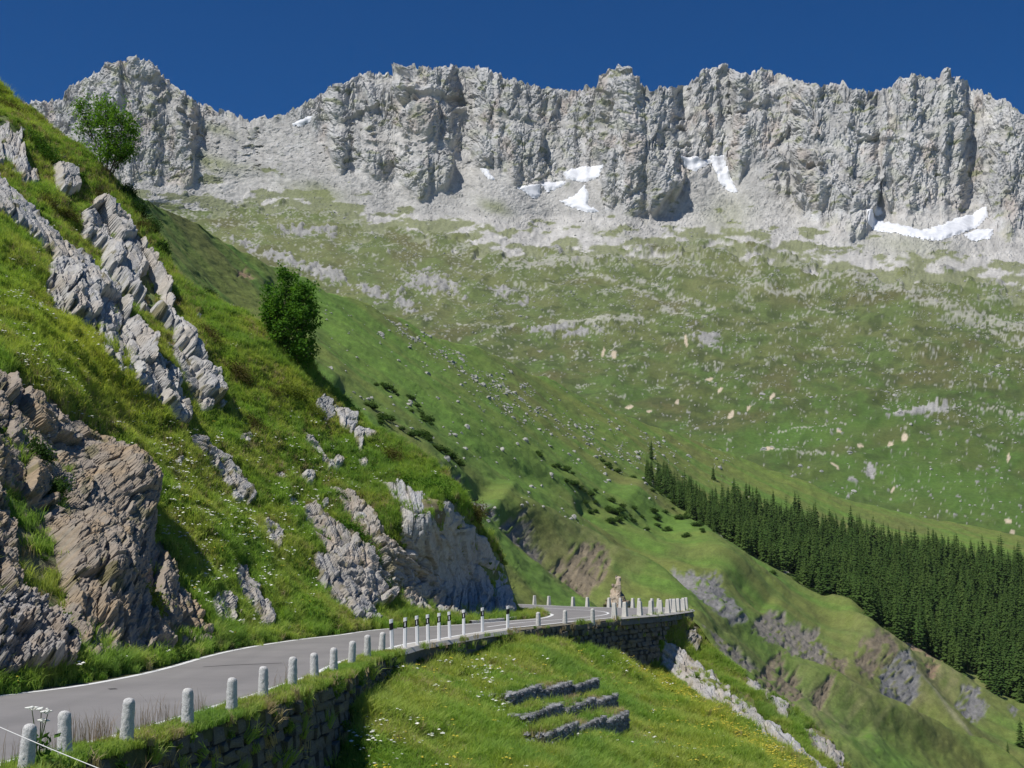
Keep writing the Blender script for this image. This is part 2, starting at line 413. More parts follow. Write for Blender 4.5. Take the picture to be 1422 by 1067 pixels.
# outcrops that show in the meadow
OUT = [(600, 398, 42, 16, 12), (560, 425, 20, 12, 40), (515, 412, 22, 9, 25), (392, 366, 34, 9, 10), (450, 384, 40, 12, 18), (342, 345, 20, 7, 25), (430, 325, 40, 8, 5), (700, 408, 16, 6, 10), (720, 423, 14, 6, 0),
       (978, 474, 26, 9, 20), (770, 462, 34, 5, -4), (800, 466, 22, 5, -4), (1285, 574, 40, 7, -10), (1245, 582, 16, 6, -20), (1210, 660, 10, 7, 30), (1185, 672, 8, 5, 0), (1080, 700, 10, 6, 20), (885, 345, 20, 6, 10), (1300, 372, 26, 5, 8), (1220, 382, 30, 6, 12), (1390, 395, 20, 5, 12),
       (770, 350, 22, 5, 25), (915, 365, 14, 5, 0), (1040, 352, 26, 5, 12)]
OUTC = np.zeros_like(FX)
for cx, cy, rx, ry, an in OUT: OUTC = np.maximum(OUTC, blob(warpx, warpy, cx, cy, rx, ry, an))
OUTC = sstep(.45, .62, OUTC + .75 * fbm(FX / 8, FY / 4.5, 4, 12) - .04)
# --- slope of the ground, integrated up every bearing from the basin floor
tx, TZ = ray(FX, FY)
hum = fbm(FX / 120, FY / 42, 4, 31)
TAN0 = .44 + 0 * hum
TAN = TAN0 + .10 * hum + .07 * fbm(FX / 30, FY / 11, 3, 33) + .5 * OUTC
SCR = sstep(5, -4, warpy - gh - 9 + 34 * fbm(FX / 34, FY / 13, 4, 41))
TAN = lerp(TAN, .66 + .05 * fbm(FX / 60, FY / 30, 3, 44), SCR); TAN0 = lerp(TAN0, .66, SCR)
ledge = fbm(FX / 60 + .004 * FY, (FY + .22 * FX) / 13, 4, 51)
RT = 1.15 * np.exp(.5 * ledge + .2 * fbm(FX / 70, FY / 70, 3, 55))
RT0 = 1.15 + 0 * RT
for cx, cy, rx, ry, an, v in [(205, 225, 70, 36, 0, 1.5), (520, 232, 90, 26, 12, 1.3), (590, 160, 40, 30, 0, .8), (690, 200, 70, 50, 0, 1.0), (905, 255, 55, 45, 0, .8), (1150, 285, 60, 35, 25, 1.0), (1290, 240, 90, 60, 0, .9), (1000, 190, 50, 50, 0, .3), (200, 120, 60, 35, 10, -.35), (520, 130, 60, 22, 0, -.4)]:
    e = np.exp(v * .5 * blob(FX, FY, cx, cy, rx, ry, an)); RT = RT * e; RT0 = RT0 * e
TAN = lerp(TAN, np.clip(RT, .7, 5), ROCK); TAN0 = lerp(TAN0, np.clip(RT0, .7, 5), ROCK)
TAN = np.maximum(TAN, TZ + .17); TAN0 = np.maximum(TAN0, TZ + .2)
def dref(y):
    ys = np.arange(760.0, 60.0, -1.0); _, tz = ray(CX + 0 * ys, ys)
    tn = np.where(ys > 350, .44, np.where(ys > 300, .66, 1.9))
    L = np.r_[0, np.cumsum(np.diff(tz) / np.maximum(tn[1:] - tz[1:], .11))]
    return np.interp(-y, -ys, 1000 * np.exp(L - np.interp(-680, -ys, L)))
def climb(T):
    L = np.zeros_like(FX); L[0] = np.log(dref(ybot))
    L[1:] = L[0] + np.cumsum(np.diff(TZ, axis=0) / (.5 * (T[1:] + T[:-1]) - .5 * (TZ[1:] + TZ[:-1])), axis=0)
    return L
def smx(A, n): return np.apply_along_axis(lambda r: np.convolve(np.pad(r, n // 2, mode='edge'), np.hanning(n + 2)[1:-1] / np.hanning(n + 2).sum(), 'valid'), 1, A)
Lb = climb(TAN0); dev = climb(TAN) - Lb
Lref = np.log(dref(FY))
lim = lerp(.012, .011, ROCK)
step_ = Lb - Lref; step_ = .021 * np.tanh((step_ - smx(step_, 401)) / .05)
dev = lerp(smx(dev, 61), smx(dev, 9), ROCK); dev = lim * np.tanh((dev - smx(dev, 201)) / .035)
L = smx(Lref, 61) + lerp(smx(step_, 45), smx(step_, 9), ROCK) + dev
FD = np.exp(L)
# ribs and gullies of the walls
def tent(pts, w, h): return h * np.maximum(0, 1 - dline(warpx, warpy, pts) / w)
rel = tent([(182, 88), (150, 140), (120, 190), (110, 240)], 40, 30) + tent([(200, 92), (236, 150), (262, 215), (266, 245)], 26, 34)
rel += tent([(548, 95), (585, 150), (612, 205), (618, 265)], 30, 42) + tent([(480, 118), (440, 170), (470, 215)], 30, 20)
rel += tent([(865, 98), (850, 150), (880, 210), (930, 265), (905, 300)], 36, 46) + tent([(995, 96), (1045, 150), (1040, 215)], 40, 40)
rel += tent([(1090, 235), (1150, 270), (1205, 300), (1185, 332)], 42, 48) + tent([(1250, 108), (1235, 180), (1215, 260)], 26, 22) + tent([(1311, 100), (1320, 160), (1375, 230), (1400, 310)], 30, 30)
rel += tent([(690, 104), (720, 150), (760, 190)], 26, 18) + tent([(780, 130), (830, 170), (845, 240)], 24, 16)
rel -= tent([(947, 122), (952, 165), (965, 215)], 26, 26) + tent([(600, 205), (640, 160), (620, 120)], 18, 12) + tent([(1350, 215), (1365, 160)], 16, 16) + tent([(907, 128), (930, 200)], 16, 14) + tent([(1205, 130), (1190, 230)], 20, 14)
sc_ = FD / FPX                                     # metres that one survey step spans here
flute = ridged((FX + .25 * FY) / 26, FY / 95, 4, 61)
fa = facets(warpx / 30, (warpy + .3 * warpx) / 44, 71, 1.5, 1.0) * 15
fb = facets(warpx / 11, (warpy - .2 * warpx) / 17, 72, 1.6, 1.0) * 8.5
fc = facets(FX / 4.6 + .1 * warpx, FY / 7.5, 73, 1.5, 1.0) * 4.2
fd = facets(FX / 2.6, FY / 3.2, 74, 1.4, 1.0) * 2.0
_q = vor(warpx / 11, (warpy - .2 * warpx) / 17, 72); crk = np.exp(-((_q[1] - _q[0]) / .06) ** 2)
_q = vor(warpx / 30, (warpy + .3 * warpx) / 44, 71); crk2 = np.exp(-((_q[1] - _q[0]) / .035) ** 2)
fine_ = ridged((FX + .3 * FY) / 7.5, FY / 38, 2, 62)
f0 = facets((FX + .15 * FY) / 62 + .3 * fbm(FX / 50, FY / 50, 2, 75), (FY - .35 * FX) / 80, 76, 1.7, 1.0) * 15
def slant(a, L_, W_, seed, t=1.5):
    c_, s_ = math.cos(rad(a)), math.sin(rad(a)); return facets((FX * c_ + FY * s_) / W_ + .25 * fbm(FX / 40, FY / 40, 2, seed + 1), (FY * c_ - FX * s_) / L_, seed, t, 1.0)
fs_ = slant(24, 62, 17, 171) * 9 + slant(-28, 48, 13, 174) * 7 + slant(12, 30, 7, 177) * 4.5 + slant(-16, 20, 5, 179) * 3.0
rockrel = sc_ * (rel * .46 + .4 * flute + .6 * f0 + .3 * fa + .35 * fb + .55 * fc + .6 * fd + .62 * fs_ + .7 * fine_ - 1.4 * crk - 2.0 * crk2)
ROCKD = sstep(9, -20, warpy - rl) * (1 - .85 * SCREE_IN)
bould = 1 - np.clip(vor(FX / 5.5, FY / 3.4, 81)[0] * 1.9, 0, 1)
bmask = sstep(.05, .5, fbm(FX / 40, FY / 22, 3, 82) + .15)
screel = sc_ * (1.9 * bould * bmask + 1.3 * facets(FX / 3.2, FY / 2.6, 83, 1.2, 1.0) + (2.2 * facets(FX / 9, FY / 6, 84, 1.4, 1.0) + 3 * fbm(FX / 24, FY / 14, 3, 85)) * sstep(-.2, .4, fbm(FX / 60, FY / 30, 2, 86) + .5 * blob(FX, FY, 340, 200, 110, 50)))
mead = sc_ * (4.6 * fbm(FX / 44, FY / 18, 3, 91) + 9.0 * ridged(FX / 150 + .004 * FY, FY / 60, 2, 93) * .5 + .22 * fbm(FX / 5, FY / 3, 2, 92))
FOLD = [([(560, 470), (690, 468), (770, 457), (850, 451), (930, 449), (1010, 456), (1110, 476), (1240, 486), (1422, 500)], 13, 11), ([(585, 456), (640, 418), (700, 378)], 10, 8), ([(860, 372), (960, 388), (1040, 398), (1130, 404), (1240, 420)], 9, 8), ([(640, 352), (740, 372), (830, 362), (930, 350), (1010, 356)], 8, 7), ([(1040, 640), (1130, 634), (1220, 650), (1330, 655)], 9, 8), ([(1150, 556), (1260, 560), (1360, 566), (1422, 580)], 9, 8), ([(330, 350), (430, 340), (540, 356), (620, 372)], 8, 8), ([(740, 395), (860, 420), (980, 440)], 8, 6), ([(1180, 385), (1280, 425), (1422, 455)], 9, 7)]
for pts_, w_, a_ in FOLD: mead = mead + sc_ * .6 * a_ * np.exp(-np.abs(dline(warpx, warpy + 5 * fbm(FX / 60, FY / 40, 2, 97), pts_)) / w_)
outr = sc_ * OUTC * (1.2 + (2.6 + 2.6 * sstep(470, 430, FY) * sstep(760, 680, FX)) * facets(FX / 9, FY / 10, 95, 1.5, 1.0) + 1.6 * facets(FX / 4, FY / 4, 96, 1.4, 1.0))
SCR2 = np.clip(SCR + SCREE_IN, 0, 1)
disp = ROCKD * rockrel * .82 + (1 - ROCK) * (SCR2 * screel + (1 - SCR2) * mead) + (1 - ROCK) * outr
P = at(FX, FY, FD)
Ps = P.copy()
for ax in (0, 1):
    kk = np.ones(13) / 13
    Ps = np.apply_along_axis(lambda r: np.convolve(np.pad(r, 6, mode='edge'), kk, 'valid'), ax, Ps)
Nn = grid_normals(Ps); Nn *= np.sign((Nn * -Ps).sum(-1))[..., None]
dirn = Nn * .75 + np.array([0, -.4, .1]); dirn /= np.linalg.norm(dirn, axis=-1, keepdims=True)
dirn = lerp(dirn, np.array([0, 0, 1.0]) * np.ones_like(dirn), (1 - ROCK)[..., None] * .7)
edge = sstep(0, 6, FY - ytop)                      # keep the surveyed skyline
P = P + dirn * (disp * (.12 + .88 * edge))[..., None]
FAR_P = P
# --- colours of the materials themselves
def c3(*v): return np.array(v, float)
v1 = fbm(FX / 50, FY / 40, 4, 101); v2 = fbm(FX / 9, FY / 12, 3, 102); v3 = fbm(FX / 14, FY / 70, 3, 103)
rockc = c3(.455, .45, .435) * (1 + .22 * v1 + .22 * v2 + .16 * v3)[..., None]
warm = sstep(.15, .7, fbm(FX / 26, FY / 45, 3, 104) + .25 * blob(FX, FY, 1090, 200, 60, 60) + .2 * blob(FX, FY, 600, 170, 50, 40))
rockc = lerp(rockc, c3(.44, .35, .28) * (1 + .15 * v2)[..., None], .45 * warm[..., None])
lich = sstep(.1, .6, fbm(FX / 22, FY / 16, 4, 105)) * .45
rockc = lerp(rockc, c3(.40, .41, .30) * np.ones_like(rockc), lich[..., None])
fresh = np.exp(-np.abs(FY - rl) / 26) * sstep(-.2, .4, fbm(FX / 60, FY / 30, 2, 106) + .1) * ROCK
rockc = lerp(rockc, c3(.52, .48, .43) * np.ones_like(rockc), .55 * fresh[..., None])
ledgeg = sstep(.28, .6, fbm(FX / 17, FY / 7, 4, 107) - .5 * np.clip(ledge, -1, 1) + .42 * blob(FX, FY, 235, 135, 60, 40) + .2 * blob(FX, FY, 790, 180, 60, 40) + .15 * blob(FX, FY, 1110, 250, 40, 20) - .12)
rockc = lerp(rockc, c3(.19, .21, .09) * np.ones_like(rockc), .75 * ledgeg[..., None])
screec = c3(.50, .485, .45) * (1 + .22 * v2 + .12 * v1)[..., None] * (.88 + .2 * bould * bmask)[..., None]
scg = sstep(.12, .3, fbm(FX / 38, FY / 13, 4, 111) + .016 * (FY - gh + 26))
screec = lerp(screec, c3(.165, .185, .07) * np.ones_like(rockc), .85 * scg[..., None] * (1 - SCREE_IN)[..., None])
for cx, cy, rx, ry, an, s in [(290, 225, 34, 10, 25, .8), (300, 180, 26, 7, 15, .6), (440, 268, 36, 12, 12, .7), (330, 232, 40, 6, 10, .4), (690, 290, 20, 8, 25, .7), (1010, 300, 34, 28, 0, .35), (1260, 340, 60, 20, 8, .35), (860, 325, 40, 6, 10, .3)]:
    screec = lerp(screec, c3(.19, .215, .075) * np.ones_like(rockc), (s * blob(warpx, warpy, cx, cy, rx, ry, an))[..., None])
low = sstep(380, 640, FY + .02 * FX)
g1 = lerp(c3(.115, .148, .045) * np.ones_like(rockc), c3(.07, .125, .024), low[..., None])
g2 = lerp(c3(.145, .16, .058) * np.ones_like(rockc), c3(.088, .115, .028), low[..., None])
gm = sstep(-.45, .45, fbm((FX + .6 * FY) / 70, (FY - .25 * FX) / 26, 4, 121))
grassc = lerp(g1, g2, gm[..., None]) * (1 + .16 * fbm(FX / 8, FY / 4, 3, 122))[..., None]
heath = sstep(.0, .55, fbm(FX / 90, FY / 34, 4, 123) + .3 * blob(FX, FY, 900, 520, 170, 50, 12) + .25 * blob(FX, FY, 1250, 520, 150, 40, 6) - .12)
grassc = lerp(grassc, c3(.105, .10, .038) * np.ones_like(rockc), .72 * heath[..., None])
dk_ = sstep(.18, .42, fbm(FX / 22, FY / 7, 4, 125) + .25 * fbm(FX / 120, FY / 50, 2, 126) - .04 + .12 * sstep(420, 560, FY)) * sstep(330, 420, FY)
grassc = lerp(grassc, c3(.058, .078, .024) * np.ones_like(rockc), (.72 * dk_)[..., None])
peb = fbm(FX / 4.2, FY / 2.4, 2, 134) + .75 * fbm(FX / 34, FY / 13, 3, 135) - .42 + .60 * np.exp(-np.clip(FY - gh, 0, 400) / 42) - .25 * sstep(520, 600, FY)
grassc = lerp(grassc, c3(.42, .415, .36) * np.ones_like(rockc), (.55 * sstep(.16, .42, peb))[..., None])
lush = np.maximum.reduce([blob(FX, FY, 1120, 610, 150, 26, -8), blob(FX, FY, 1300, 680, 160, 50, 8), blob(FX, FY, 1400, 590, 60, 20, 0) * .6])
grassc = lerp(grassc, c3(.08, .155, .026) * np.ones_like(rockc), .75 * lush[..., None])
# pale stone stripes in the meadow
strip = np.zeros_like(FX)
for pts, w, s in [([(700, 375), (760, 372), (830, 362)], 9, .8), ([(800, 378), (850, 395), (900, 420), (960, 445)], 5, .7), ([(880, 395), (930, 410), (990, 432)], 5, .6), ([(775, 455), (830, 452), (890, 450)], 5, .9), ([(690, 468), (720, 455)], 3, .7), ([(630, 445), (645, 460)], 3, .5), ([(1030, 400), (1080, 412), (1150, 405)], 6, .7), ([(1040, 385), (1120, 420), (1160, 440)], 5, .5), ([(1140, 380), (1220, 395), (1300, 425), (1422, 460)], 10, .8), ([(1250, 400), (1330, 440), (1422, 480)], 8, .7), ([(930, 360), (1000, 380), (1040, 395)], 5, .5), ([(1080, 605), (1130, 598), (1190, 590)], 1.6, .7), ([(1060, 632), (1100, 634), (1160, 640)], 2.5, .6), ([(700, 465), (690, 470), (670, 480)], 2.5, .6), ([(845, 500), (850, 485), (856, 478)], 6, .5), ([(1340, 560), (1422, 585)], 5, .5), ([(640, 395), (600, 440), (585, 455)], 3, .4)]:
    strip = np.maximum(strip, s * span_mask(warpx, warpy, pts, w))
strip = np.clip(strip, 0, 1); strip = sstep(.42, .62, strip + .85 * fbm(FX / 5, FY / 2.8, 4, 131) - .10) * .85
grassc = lerp(grassc, c3(.36, .355, .29) * np.ones_like(rockc), strip[..., None])
scar = np.zeros_like(FX)
for cx, cy, rx, ry, an in [(853, 494, 4, 6, 0), (838, 490, 3, 8, 0), (985, 530, 7, 4, -35), (1015, 577, 4, 8, 30), (1072, 556, 3, 8, 35), (1256, 611, 5, 6, 0), (1236, 620, 5, 5, 0), (874, 568, 8, 3, -10), (902, 575, 6, 3, -20), (1400, 636, 3, 8, 5), (1195, 622, 5, 3, 0), (1165, 605, 4, 2, 0), (1400, 728, 5, 3, 20), (1406, 742, 5, 3, 0), (940, 560, 3, 3, 0), (1000, 545, 2, 5, 30), (1040, 570, 2, 5, 20), (953, 480, 2, 8, 0), (1068, 632, 7, 4, 0), (1240, 680, 6, 2, -40), (1160, 655, 8, 2, 20)]:
    scar = np.maximum(scar, blob(FX + 2 * v2, FY + 2 * v1, cx, cy, rx, ry, an))
grassc = lerp(grassc, c3(.50, .42, .30) * np.ones_like(rockc), sstep(.35, .6, scar)[..., None])
speck = sstep(.62, .8, _f(_h((FX / 2).astype(np.int64), (FY / 1.5).astype(np.int64), 0 * FX.astype(np.int64), 9)) + .35 * fbm(FX / 45, FY / 22, 3, 133) - .25)
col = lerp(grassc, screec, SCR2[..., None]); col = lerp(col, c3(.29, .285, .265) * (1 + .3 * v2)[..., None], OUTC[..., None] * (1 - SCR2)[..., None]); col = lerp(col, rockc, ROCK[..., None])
col = np.clip(col, .01, .8)
# --- back slopes behind the skyline
back = [P]; bcol = [col]
top = P[-1]
for dd, dz in ((6, -4), (30, -26), (120, -120), (400, -380)):
    q = top.copy(); q[:, 1] += dd; q[:, 2] += dz; back.append(q[None]); bcol.append(col[-1][None])
PB = np.concatenate(back); CB = np.concatenate(bcol)
mountain_mat = vary_mat('mountain_rock', .09, .16, .5, .14, bump=.5, bscale=.35, bdist=2.0)
meadow_mat = vary_mat('high_meadow', .05, .16, .35, .22, bump=.35, bscale=.5, bdist=.8)
r0 = N1 - 1
me = raw_mesh('mountain', PB[r0:].reshape(-1, 3), grid_faces(PB.shape[0] - r0, NC), mountain_mat, False, CB[r0:].reshape(-1, 3))
link('mountain', me, kind='structure')
# meadow: bottom hangs down behind the nearer hillside
low0 = PB[0].copy(); low0[:, 2] -= 60; low0[:, 1] -= 30
PM = np.concatenate([low0[None], PB[:r0 + 1]]); CM = np.concatenate([CB[:1], CB[:r0 + 1]])
me = raw_mesh('meadow_basin', PM.reshape(-1, 3), grid_faces(PM.shape[0], NC), meadow_mat, True, CM.reshape(-1, 3))
link('meadow_basin', me, kind='structure')
def far_at(px, py):
    c = np.clip((np.asarray(px, float) - PX0) / DPX, 0, NC - 1.001); j = c.astype(int)
    r = np.empty(c.shape)
    for i, (jj, y) in enumerate(zip(j.ravel(), np.asarray(py, float).ravel())): r.ravel()[i] = np.interp(-y, -FY[:, jj], np.arange(NR))
    return r, c
def far_pos(px, py):
    r, c = far_at(px, py); i = np.clip(r.astype(int), 0, NR - 2); j = np.clip(c.astype(int), 0, NC - 2); a = (r - i)[..., None]; b = (c - j)[..., None]
    return (P[i, j] * (1 - a) * (1 - b) + P[i + 1, j] * a * (1 - b) + P[i, j + 1] * (1 - a) * b + P[i + 1, j + 1] * a * b)

# --- old snow lying at the foot of the walls
snow_mat, nt, b = new_mat('old_snow')
b.inputs['Roughness'].default_value = .6
nz = noise_node(nt, .12, 4)
nt.links.new(mix(nt, (.66, .67, .69), (.84, .85, .87), maprange(nt, nz.outputs[0], .3, .7, 0, 1)), b.inputs['Base Color'])
SNOW = [('broad curved snowfield lying below the rock wall on the far right', [(1211, 306), (1225, 308), (1250, 313), (1282, 318), (1305, 313), (1322, 306), (1340, 303), (1357, 294), (1359, 304), (1345, 315), (1322, 322), (1295, 328), (1262, 322), (1230, 318), (1214, 316)]),
        ('small snow patch just above the left tip of the broad right snowfield', [(1210, 290), (1222, 293), (1224, 297), (1212, 298)]),
        ('small snow tongue at the right end below the broad right snowfield', [(1342, 327), (1358, 321), (1376, 322), (1372, 330), (1352, 332)]),
        ('snow patch on the left side of the gully under the tallest middle wall', [(949, 220), (966, 218), (986, 221), (978, 228), (966, 233), (955, 229)]),
        ('long narrow snow tongue hanging down the gully under the middle wall', [(990, 223), (1004, 224), (1009, 236), (1014, 248), (1021, 259), (1010, 258), (1000, 250), (996, 238)]),
        ('snow patch tucked under the overhanging cliff left of the round buttress', [(787, 240), (805, 237), (835, 236), (828, 246), (808, 250), (790, 246)]),
        ('snow wedge pointing downhill beside the foot of the round buttress', [(783, 281), (800, 275), (811, 266), (816, 274), (814, 284), (828, 290), (815, 291), (798, 286)]),
        ('little snow patch at the left foot of the cliff above the boulder slope', [(722, 263), (736, 260), (748, 259), (748, 269), (742, 272), (730, 267)]),
        ('thin flat snow strip between two larger snow patches below the cliff', [(755, 257), (770, 254), (783, 253), (776, 260), (762, 263)]),
        ('thin sliver of snow in the gully right of the middle buttress', [(669, 237), (676, 238), (685, 247), (678, 247)]),
        ('faint snow streak near the saddle between the left peak and middle massif', [(409, 172), (424, 167), (434, 165), (430, 170), (416, 174)])]
for lab, poly in SNOW:
    q = np.array(poly, float); q = q.mean(0) + (q - q.mean(0)) * np.array([1.18, 1.45]); poly = q.tolist(); x0, y0 = q.min(0) - 3; x1, y1 = q.max(0) + 3
    gx, gy = np.meshgrid(np.arange(x0, x1, 1.0), np.arange(y1, y0, -1.0))
    sdv = sdpoly(gx, gy, poly) + 1.8 * fbm(gx / 5, gy / 3, 3, 141)
    # a smoothed copy of the ground, lifted by the snow's thickness
    pp = far_pos(gx, gy)
    for ax in (0, 1):
        n_ = 7; pp = np.apply_along_axis(lambda r: np.convolve(np.pad(r, n_ // 2, mode='edge'), np.ones(n_) / n_, 'valid'), ax, pp)
    th = np.clip(sdv, -2, 2.5)
    pp = pp + np.array([0, -1.0, .55]) * (.9 + .7 * th)[..., None]
    keep = (np.minimum.reduce([sdv[:-1, :-1], sdv[1:, :-1], sdv[:-1, 1:], sdv[1:, 1:]]) > -1.6)
    F = grid_faces(*gx.shape, keep); V, F = compact(pp.reshape(-1, 3), F)
    if len(F): link('snow_patch', raw_mesh('snow_patch', V, F, snow_mat, True), None, lab, 'snow patch', 'old snow patches at the foot of the walls')
# ================================================================== THE GREEN HILLSIDE ACROSS THE GULLY
NSIL = [(-170, -30), (0, 120), (30, 143), (60, 166), (90, 192), (110, 212), (140, 236), (165, 252), (185, 275), (205, 305), (225, 335), (240, 362), (262, 392), (300, 407), (330, 421), (350, 436), (385, 470), (430, 505), (450, 524), (480, 550), (520, 596), (545, 611), (600, 646), (625, 668), (660, 716), (690, 762), (705, 802), (714, 836), (718, 856)]
nsil_y = curve(NSIL)
class Layer: pass
def smooth_tps(pts, reg=1e-3): return TPS(pts, reg)
mid = Layer()
mid.D = smooth_tps([(100, 200, 290), (190, 266, 330), (300, 330, 400), (440, 397, 480), (560, 448, 555), (690, 496, 640), (820, 557, 705), (920, 598, 745), (1018, 629, 770), (1110, 668, 765), (1220, 705, 760), (1422, 745, 750), (1560, 775, 750),
                    (240, 400, 258), (440, 520, 290), (620, 640, 300), (720, 800, 262), (800, 900, 235), (1000, 1000, 250), (1200, 1060, 300), (890, 668, 560), (940, 718, 545), (1040, 775, 525), (1160, 845, 505), (1300, 915, 490), (1422, 985, 470), (1422, 1060, 400), (1000, 800, 400), (1200, 900, 430), (1560, 1040, 450), (1560, 1120, 380), (1000, 1120, 220), (300, 480, 250)])
def mid_base(px, py): return at(px, py, mid.D(px, py))
def lay_normal(base, px, py, e=4.0):
    a = base(px + e, py) - base(px - e, py); b = base(px, py - e) - base(px, py + e)
    n = np.cross(a, b); n /= np.linalg.norm(n, axis=-1, keepdims=True) + 1e-12
    return n * np.sign((n * (np.array([0, 0, EYE]) - base(px, py))).sum(-1))[..., None]
ERO = [([(608, 640), (640, 655), (672, 690), (697, 712), (684, 722), (650, 697), (622, 665)], 0), ([(698, 722), (720, 717), (746, 745), (766, 770), (769, 794), (745, 782), (714, 745)], 1), ([(768, 776), (800, 767), (836, 784), (842, 802), (815, 816), (785, 809), (768, 796)], 2),
       ([(933, 781), (962, 789), (1000, 794), (1014, 822), (1036, 850), (1026, 872), (1000, 858), (962, 822)], 0), ([(1040, 862), (1070, 846), (1100, 868), (1132, 880), (1152, 905), (1142, 934), (1110, 926), (1075, 902), (1042, 886)], 1), ([(1056, 928), (1086, 904), (1096, 934), (1072, 966), (1048, 952)], 2),
       ([(1080, 950), (1106, 934), (1122, 960), (1100, 985), (1078, 972)], 2), ([(1148, 918), (1175, 912), (1176, 938), (1156, 940)], 2), ([(1184, 905), (1222, 900), (1236, 922), (1214, 945), (1190, 935)], 2), ([(1225, 928), (1247, 920), (1272, 968), (1254, 992), (1220, 978)], 0), ([(1272, 932), (1290, 934), (1292, 952), (1274, 953)], 3), ([(1326, 968), (1346, 970), (1366, 1000), (1340, 1010), (1322, 998)], 0), ([(1130, 955), (1152, 952), (1146, 985), (1128, 985)], 2), ([(1040, 910), (1052, 925), (1030, 935), (985, 885), (975, 870)], 1), ([(1390, 1000), (1410, 996), (1404, 1012)], 0), ([(850, 770), (872, 782), (880, 792), (860, 790)], 1),
       ([(1232, 884), (1262, 896), (1300, 912), (1315, 926), (1290, 930), (1250, 914)], 3), ([(325, 376), (338, 376), (350, 388), (346, 392), (332, 384)], 3)]
EDGE = [(903, 668), (925, 692), (945, 715), (970, 735), (1010, 763), (1050, 786), (1090, 808), (1130, 830), (1170, 852), (1232, 886)]
def mid_disp(P):
    X, Y, Z = P[..., 0], P[..., 1], P[..., 2]
    f = .92 * X - .39 * Y; s = .39 * X + .92 * Y
    return 2.2 * fbm3(s / 34, f / 80, Z * 0, 3, 201) + .55 * fbm3(X / 7, Y / 9, Z / 7, 3, 202) + .14 * fbm3(X / 1.6, Y / 2.2, Z / 1.6, 2, 203)
def mid_rib(MX, MY):
    rib = 5.5 * np.exp(-(dline(MX, MY, [(700, 690), (850, 790), (960, 834), (1040, 884), (1130, 938), (1250, 1003), (1390, 1068), (1560, 1150)]) / (.62 * 26)) ** 2) - 3.4 * np.exp(-(dline(MX, MY, [(820, 700), (940, 800), (1010, 868), (1080, 905), (1200, 960), (1420, 1080)]) / (.62 * 24)) ** 2) + 5 * np.exp(-(dline(MX, MY, [(880, 690), (1000, 775), (1120, 845), (1230, 905), (1440, 1040)]) / (.62 * 32)) ** 2)
    rib += -2.6 * np.exp(-(dline(MX, MY, [(480, 540), (620, 650), (720, 745), (800, 800), (960, 930)]) / (.62 * 20)) ** 2) + 3.0 * np.exp(-(dline(MX, MY, [(1150, 850), (1240, 925), (1310, 1000), (1375, 1062), (1500, 1180)]) / (.62 * 18)) ** 2)
    rib += -2.2 * np.exp(-(dline(MX, MY, [(430, 560), (560, 640), (700, 690), (850, 760), (1000, 860), (1200, 1010)]) / (.62 * 16)) ** 2) - 2.5 * np.exp(-(dline(MX, MY, [(380, 400), (500, 500), (700, 640), (900, 730), (1060, 840)]) / (.62 * 18)) ** 2)
    return rib
mcol = np.arange(128.0, 1560, 1.7)
mtop = crest_y(mcol); mbot = np.where(mcol < 716, nsil_y(mcol) + 70, np.where(mcol < 935, 905, 905 + np.clip((mcol - 935) * 1.2, 0, 205)))
mbot = np.maximum(np.maximum(mbot, np.interp(mcol, [250, 420, 560, 935, 936], [0, 700, 905, 905, 0])), mtop + 8)
NRM = 300
MY = mbot + (mtop - mbot) * np.linspace(0, 1, NRM)[:, None]; MX = np.broadcast_to(mcol, MY.shape)
MP = mid_base(MX, MY); MN = lay_normal(mid_base, MX, MY)
wx = MX + 5 * fbm(MX / 16, MY / 16, 3, 211); wy = MY + 5 * fbm(MX / 15, MY / 15, 3, 212)
ER = np.zeros_like(MX); ec = np.zeros(MX.shape + (3,)); 
for poly, kind in ERO:
    m_ = sstep(-2, 3, sdpoly(wx, wy, poly) + 3 * fbm(MX / 6, MY / 6, 2, 213)) * sstep(-.55, -.1, fbm(MX / 9, MY / 7, 3, 215) - (.12 if kind == 2 else 0))
    base_c = [c3(.215, .21, .20), c3(.22, .20, .165), c3(.205, .17, .115), c3(.30, .215, .135)][kind]
    ec = np.where((m_ > ER)[..., None], base_c, ec); ER = np.maximum(ER, m_)
e2 = np.exp(-(dline(wx, wy, EDGE) / 4.0) ** 2) * sstep(-.3, .3, fbm(MX / 12, MY / 12, 2, 214))
ec = np.where((e2 > ER)[..., None], c3(.36, .33, .29), ec); ER = np.maximum(ER, e2 * .9)
X, Y, Z = MP[..., 0], MP[..., 1], MP[..., 2]
f_ = .92 * X - .39 * Y; s_ = .39 * X + .92 * Y
rough = facets(s_ / 3.4, f_ / 6.5, 221, 1.5, 1.0) * .75 + facets(s_ / 1.3, f_ / 2.2, 222, 1.5, 1.0) * .5
rib = mid_rib(MX, MY)
MP = MP + MN * (mid_disp(MP) + ER * (rough * .8 - .35) + rib)[..., None]
t1 = sstep(-.5, .5, fbm(s_ / 16, f_ / 110, 4, 231)); t2 = sstep(-.1, .6, fbm(s_ / 30, f_ / 70, 4, 232)); t3 = fbm3(X / 3, Y / 4, Z / 3, 3, 233)
g = lerp(c3(.088, .155, .026) * np.ones_like(MP), c3(.12, .145, .034), t1[..., None])
g = lerp(g, c3(.105, .105, .036) * np.ones_like(MP), (.6 * t2 * sstep(-.2, .3, fbm(MX / 120, MY / 60, 2, 235) + .2))[..., None])
